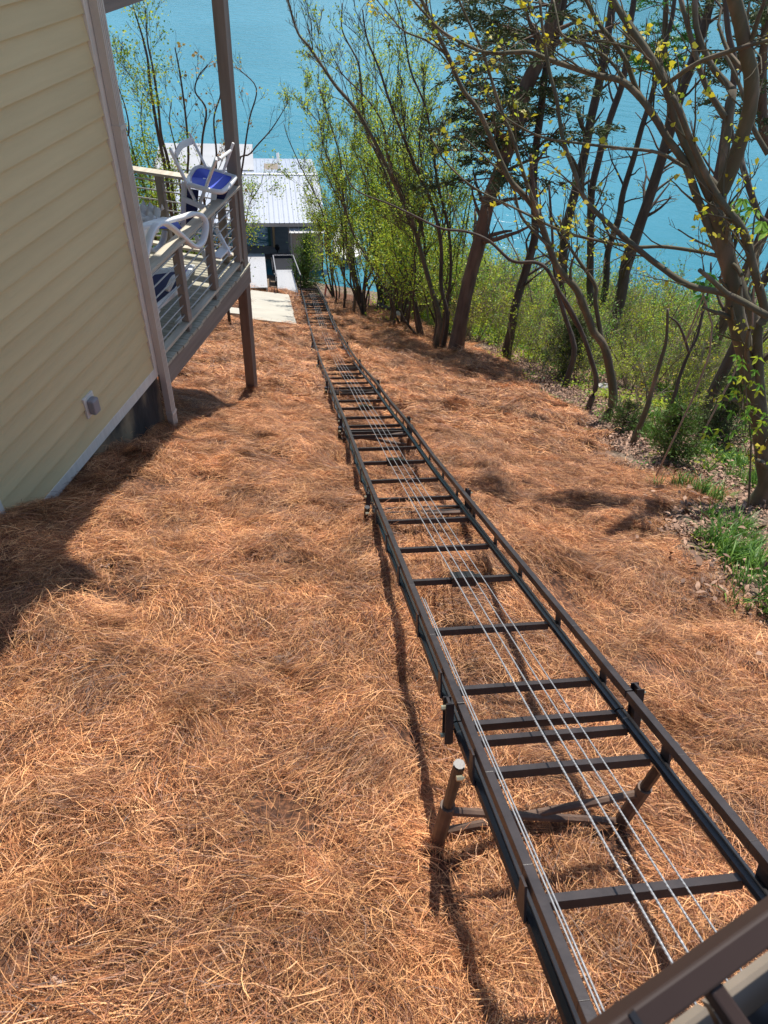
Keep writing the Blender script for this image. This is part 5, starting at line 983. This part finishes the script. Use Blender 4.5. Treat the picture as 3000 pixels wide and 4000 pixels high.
scatter('grass', np.stack([x, y, g(x, y)], 1), slope_rot(x, y, rng.uniform(0, 6.28, len(x)), .1), rng.uniform(.6, 1.3, len(x)), rng.integers(0, 3, len(x)), [grass_src('tuft_a', 26, .26, .05), grass_src('tuft_b', 20, .20, .06), grass_src('tuft_c', 30, .32, .05)], 'bright green grass tufts along the right edge of the bed')
# small stray things lying on the straw
def leaf_thing(px, py, L_, lab, m='litter', rot=0, nm='fallen_leaf', cat='leaf'):
    p = Gp(px, py); c = np.array((p[0], p[1], gz(p[0], p[1]) + .035)); q = Matrix.Rotation(rot, 3, 'Z'); n = 9; V = []
    prof = [.05, .3, .42, .30, .46, .34, .40, .2, .03]
    for i in range(n):
        u = (i / (n - 1) - .5) * L_
        for s in (-1, 0, 1): v = q @ Vector((u, s * prof[i] * L_ * .5, .012 * math.sin(i) + (.0 if s else -.008))); V.append(c + np.array(v) + np.array((0, 0, -.42 * v.y)))
    o = MB().add(V, [(i * 3 + s, i * 3 + s + 1, i * 3 + s + 4, i * 3 + s + 3) for i in range(n - 1) for s in (0, 1)]).build(nm, MT[m], smooth=True); o.modifiers.new('thickness', 'SOLIDIFY').thickness = .003; tag(o, lab, cat); return o
leaf_thing(275, 3820, .115, 'long pale bark flake lying on the straw at the lower left', 'barkchip', 1.2, 'bark_flake', 'bark')
leaf_thing(430, 3505, .055, 'small whitish bark chip on the straw left of centre', 'barkchip', .3, 'bark_flake', 'bark')
leaf_thing(1335, 3030, .07, 'curled tan oak leaf lying in the straw left of the track', 'barkchip', .5)
leaf_thing(415, 2225, .07, 'pale dry leaf on the sunlit straw near the shadow tip', 'barkchip', .9)
leaf_thing(1930, 3440, .05, 'dry leaf under the near support legs of the track', 'barkchip', .1)
leaf_thing(245, 2375, .06, 'greyish bark chip at the end of the house shadow', 'barkchip', .2, 'bark_flake', 'bark')
def rock(px, py, s, lab):
    p = Gp(px, py); c = np.array((p[0], p[1], gz(p[0], p[1]))); V = []; F = []
    for i in range(5):
        for j in range(8):
            t_ = (i + .3) / 5.2 * math.pi * .55; a = j / 8 * 6.283; V.append(c + s * np.array((math.cos(a) * math.sin(t_) * 1.2, math.sin(a) * math.sin(t_) * .9, math.cos(t_) * .7)) * rng.uniform(.85, 1.15))
    F = [(i * 8 + j, i * 8 + (j + 1) % 8, i * 8 + 8 + (j + 1) % 8, i * 8 + 8 + j) for i in range(4) for j in range(8)] + [tuple(range(8))[::-1]]
    tag(MB().add(V, F).build('rock', MT['stone']), lab, 'rock')
rock(2360, 1515, .16, 'pale stone lying left of the bent grey redbud foot'); rock(1552, 1232, .2, 'pale rounded stone at the edge of the bed near the crest'); rock(2600, 2250, .06, 'small grey stone in the leaf litter by the bed edge')
lg = Gp(1520, 1218); tag(MB().tube([lg + (-.5, .2, .1), lg + (0, 0, .1), lg + (.6, -.15, .12)], [.1, .11, .09], 10).build('log', MT['barkdark'], smooth=True), 'short dark log lying at the edge of the straw', 'log')
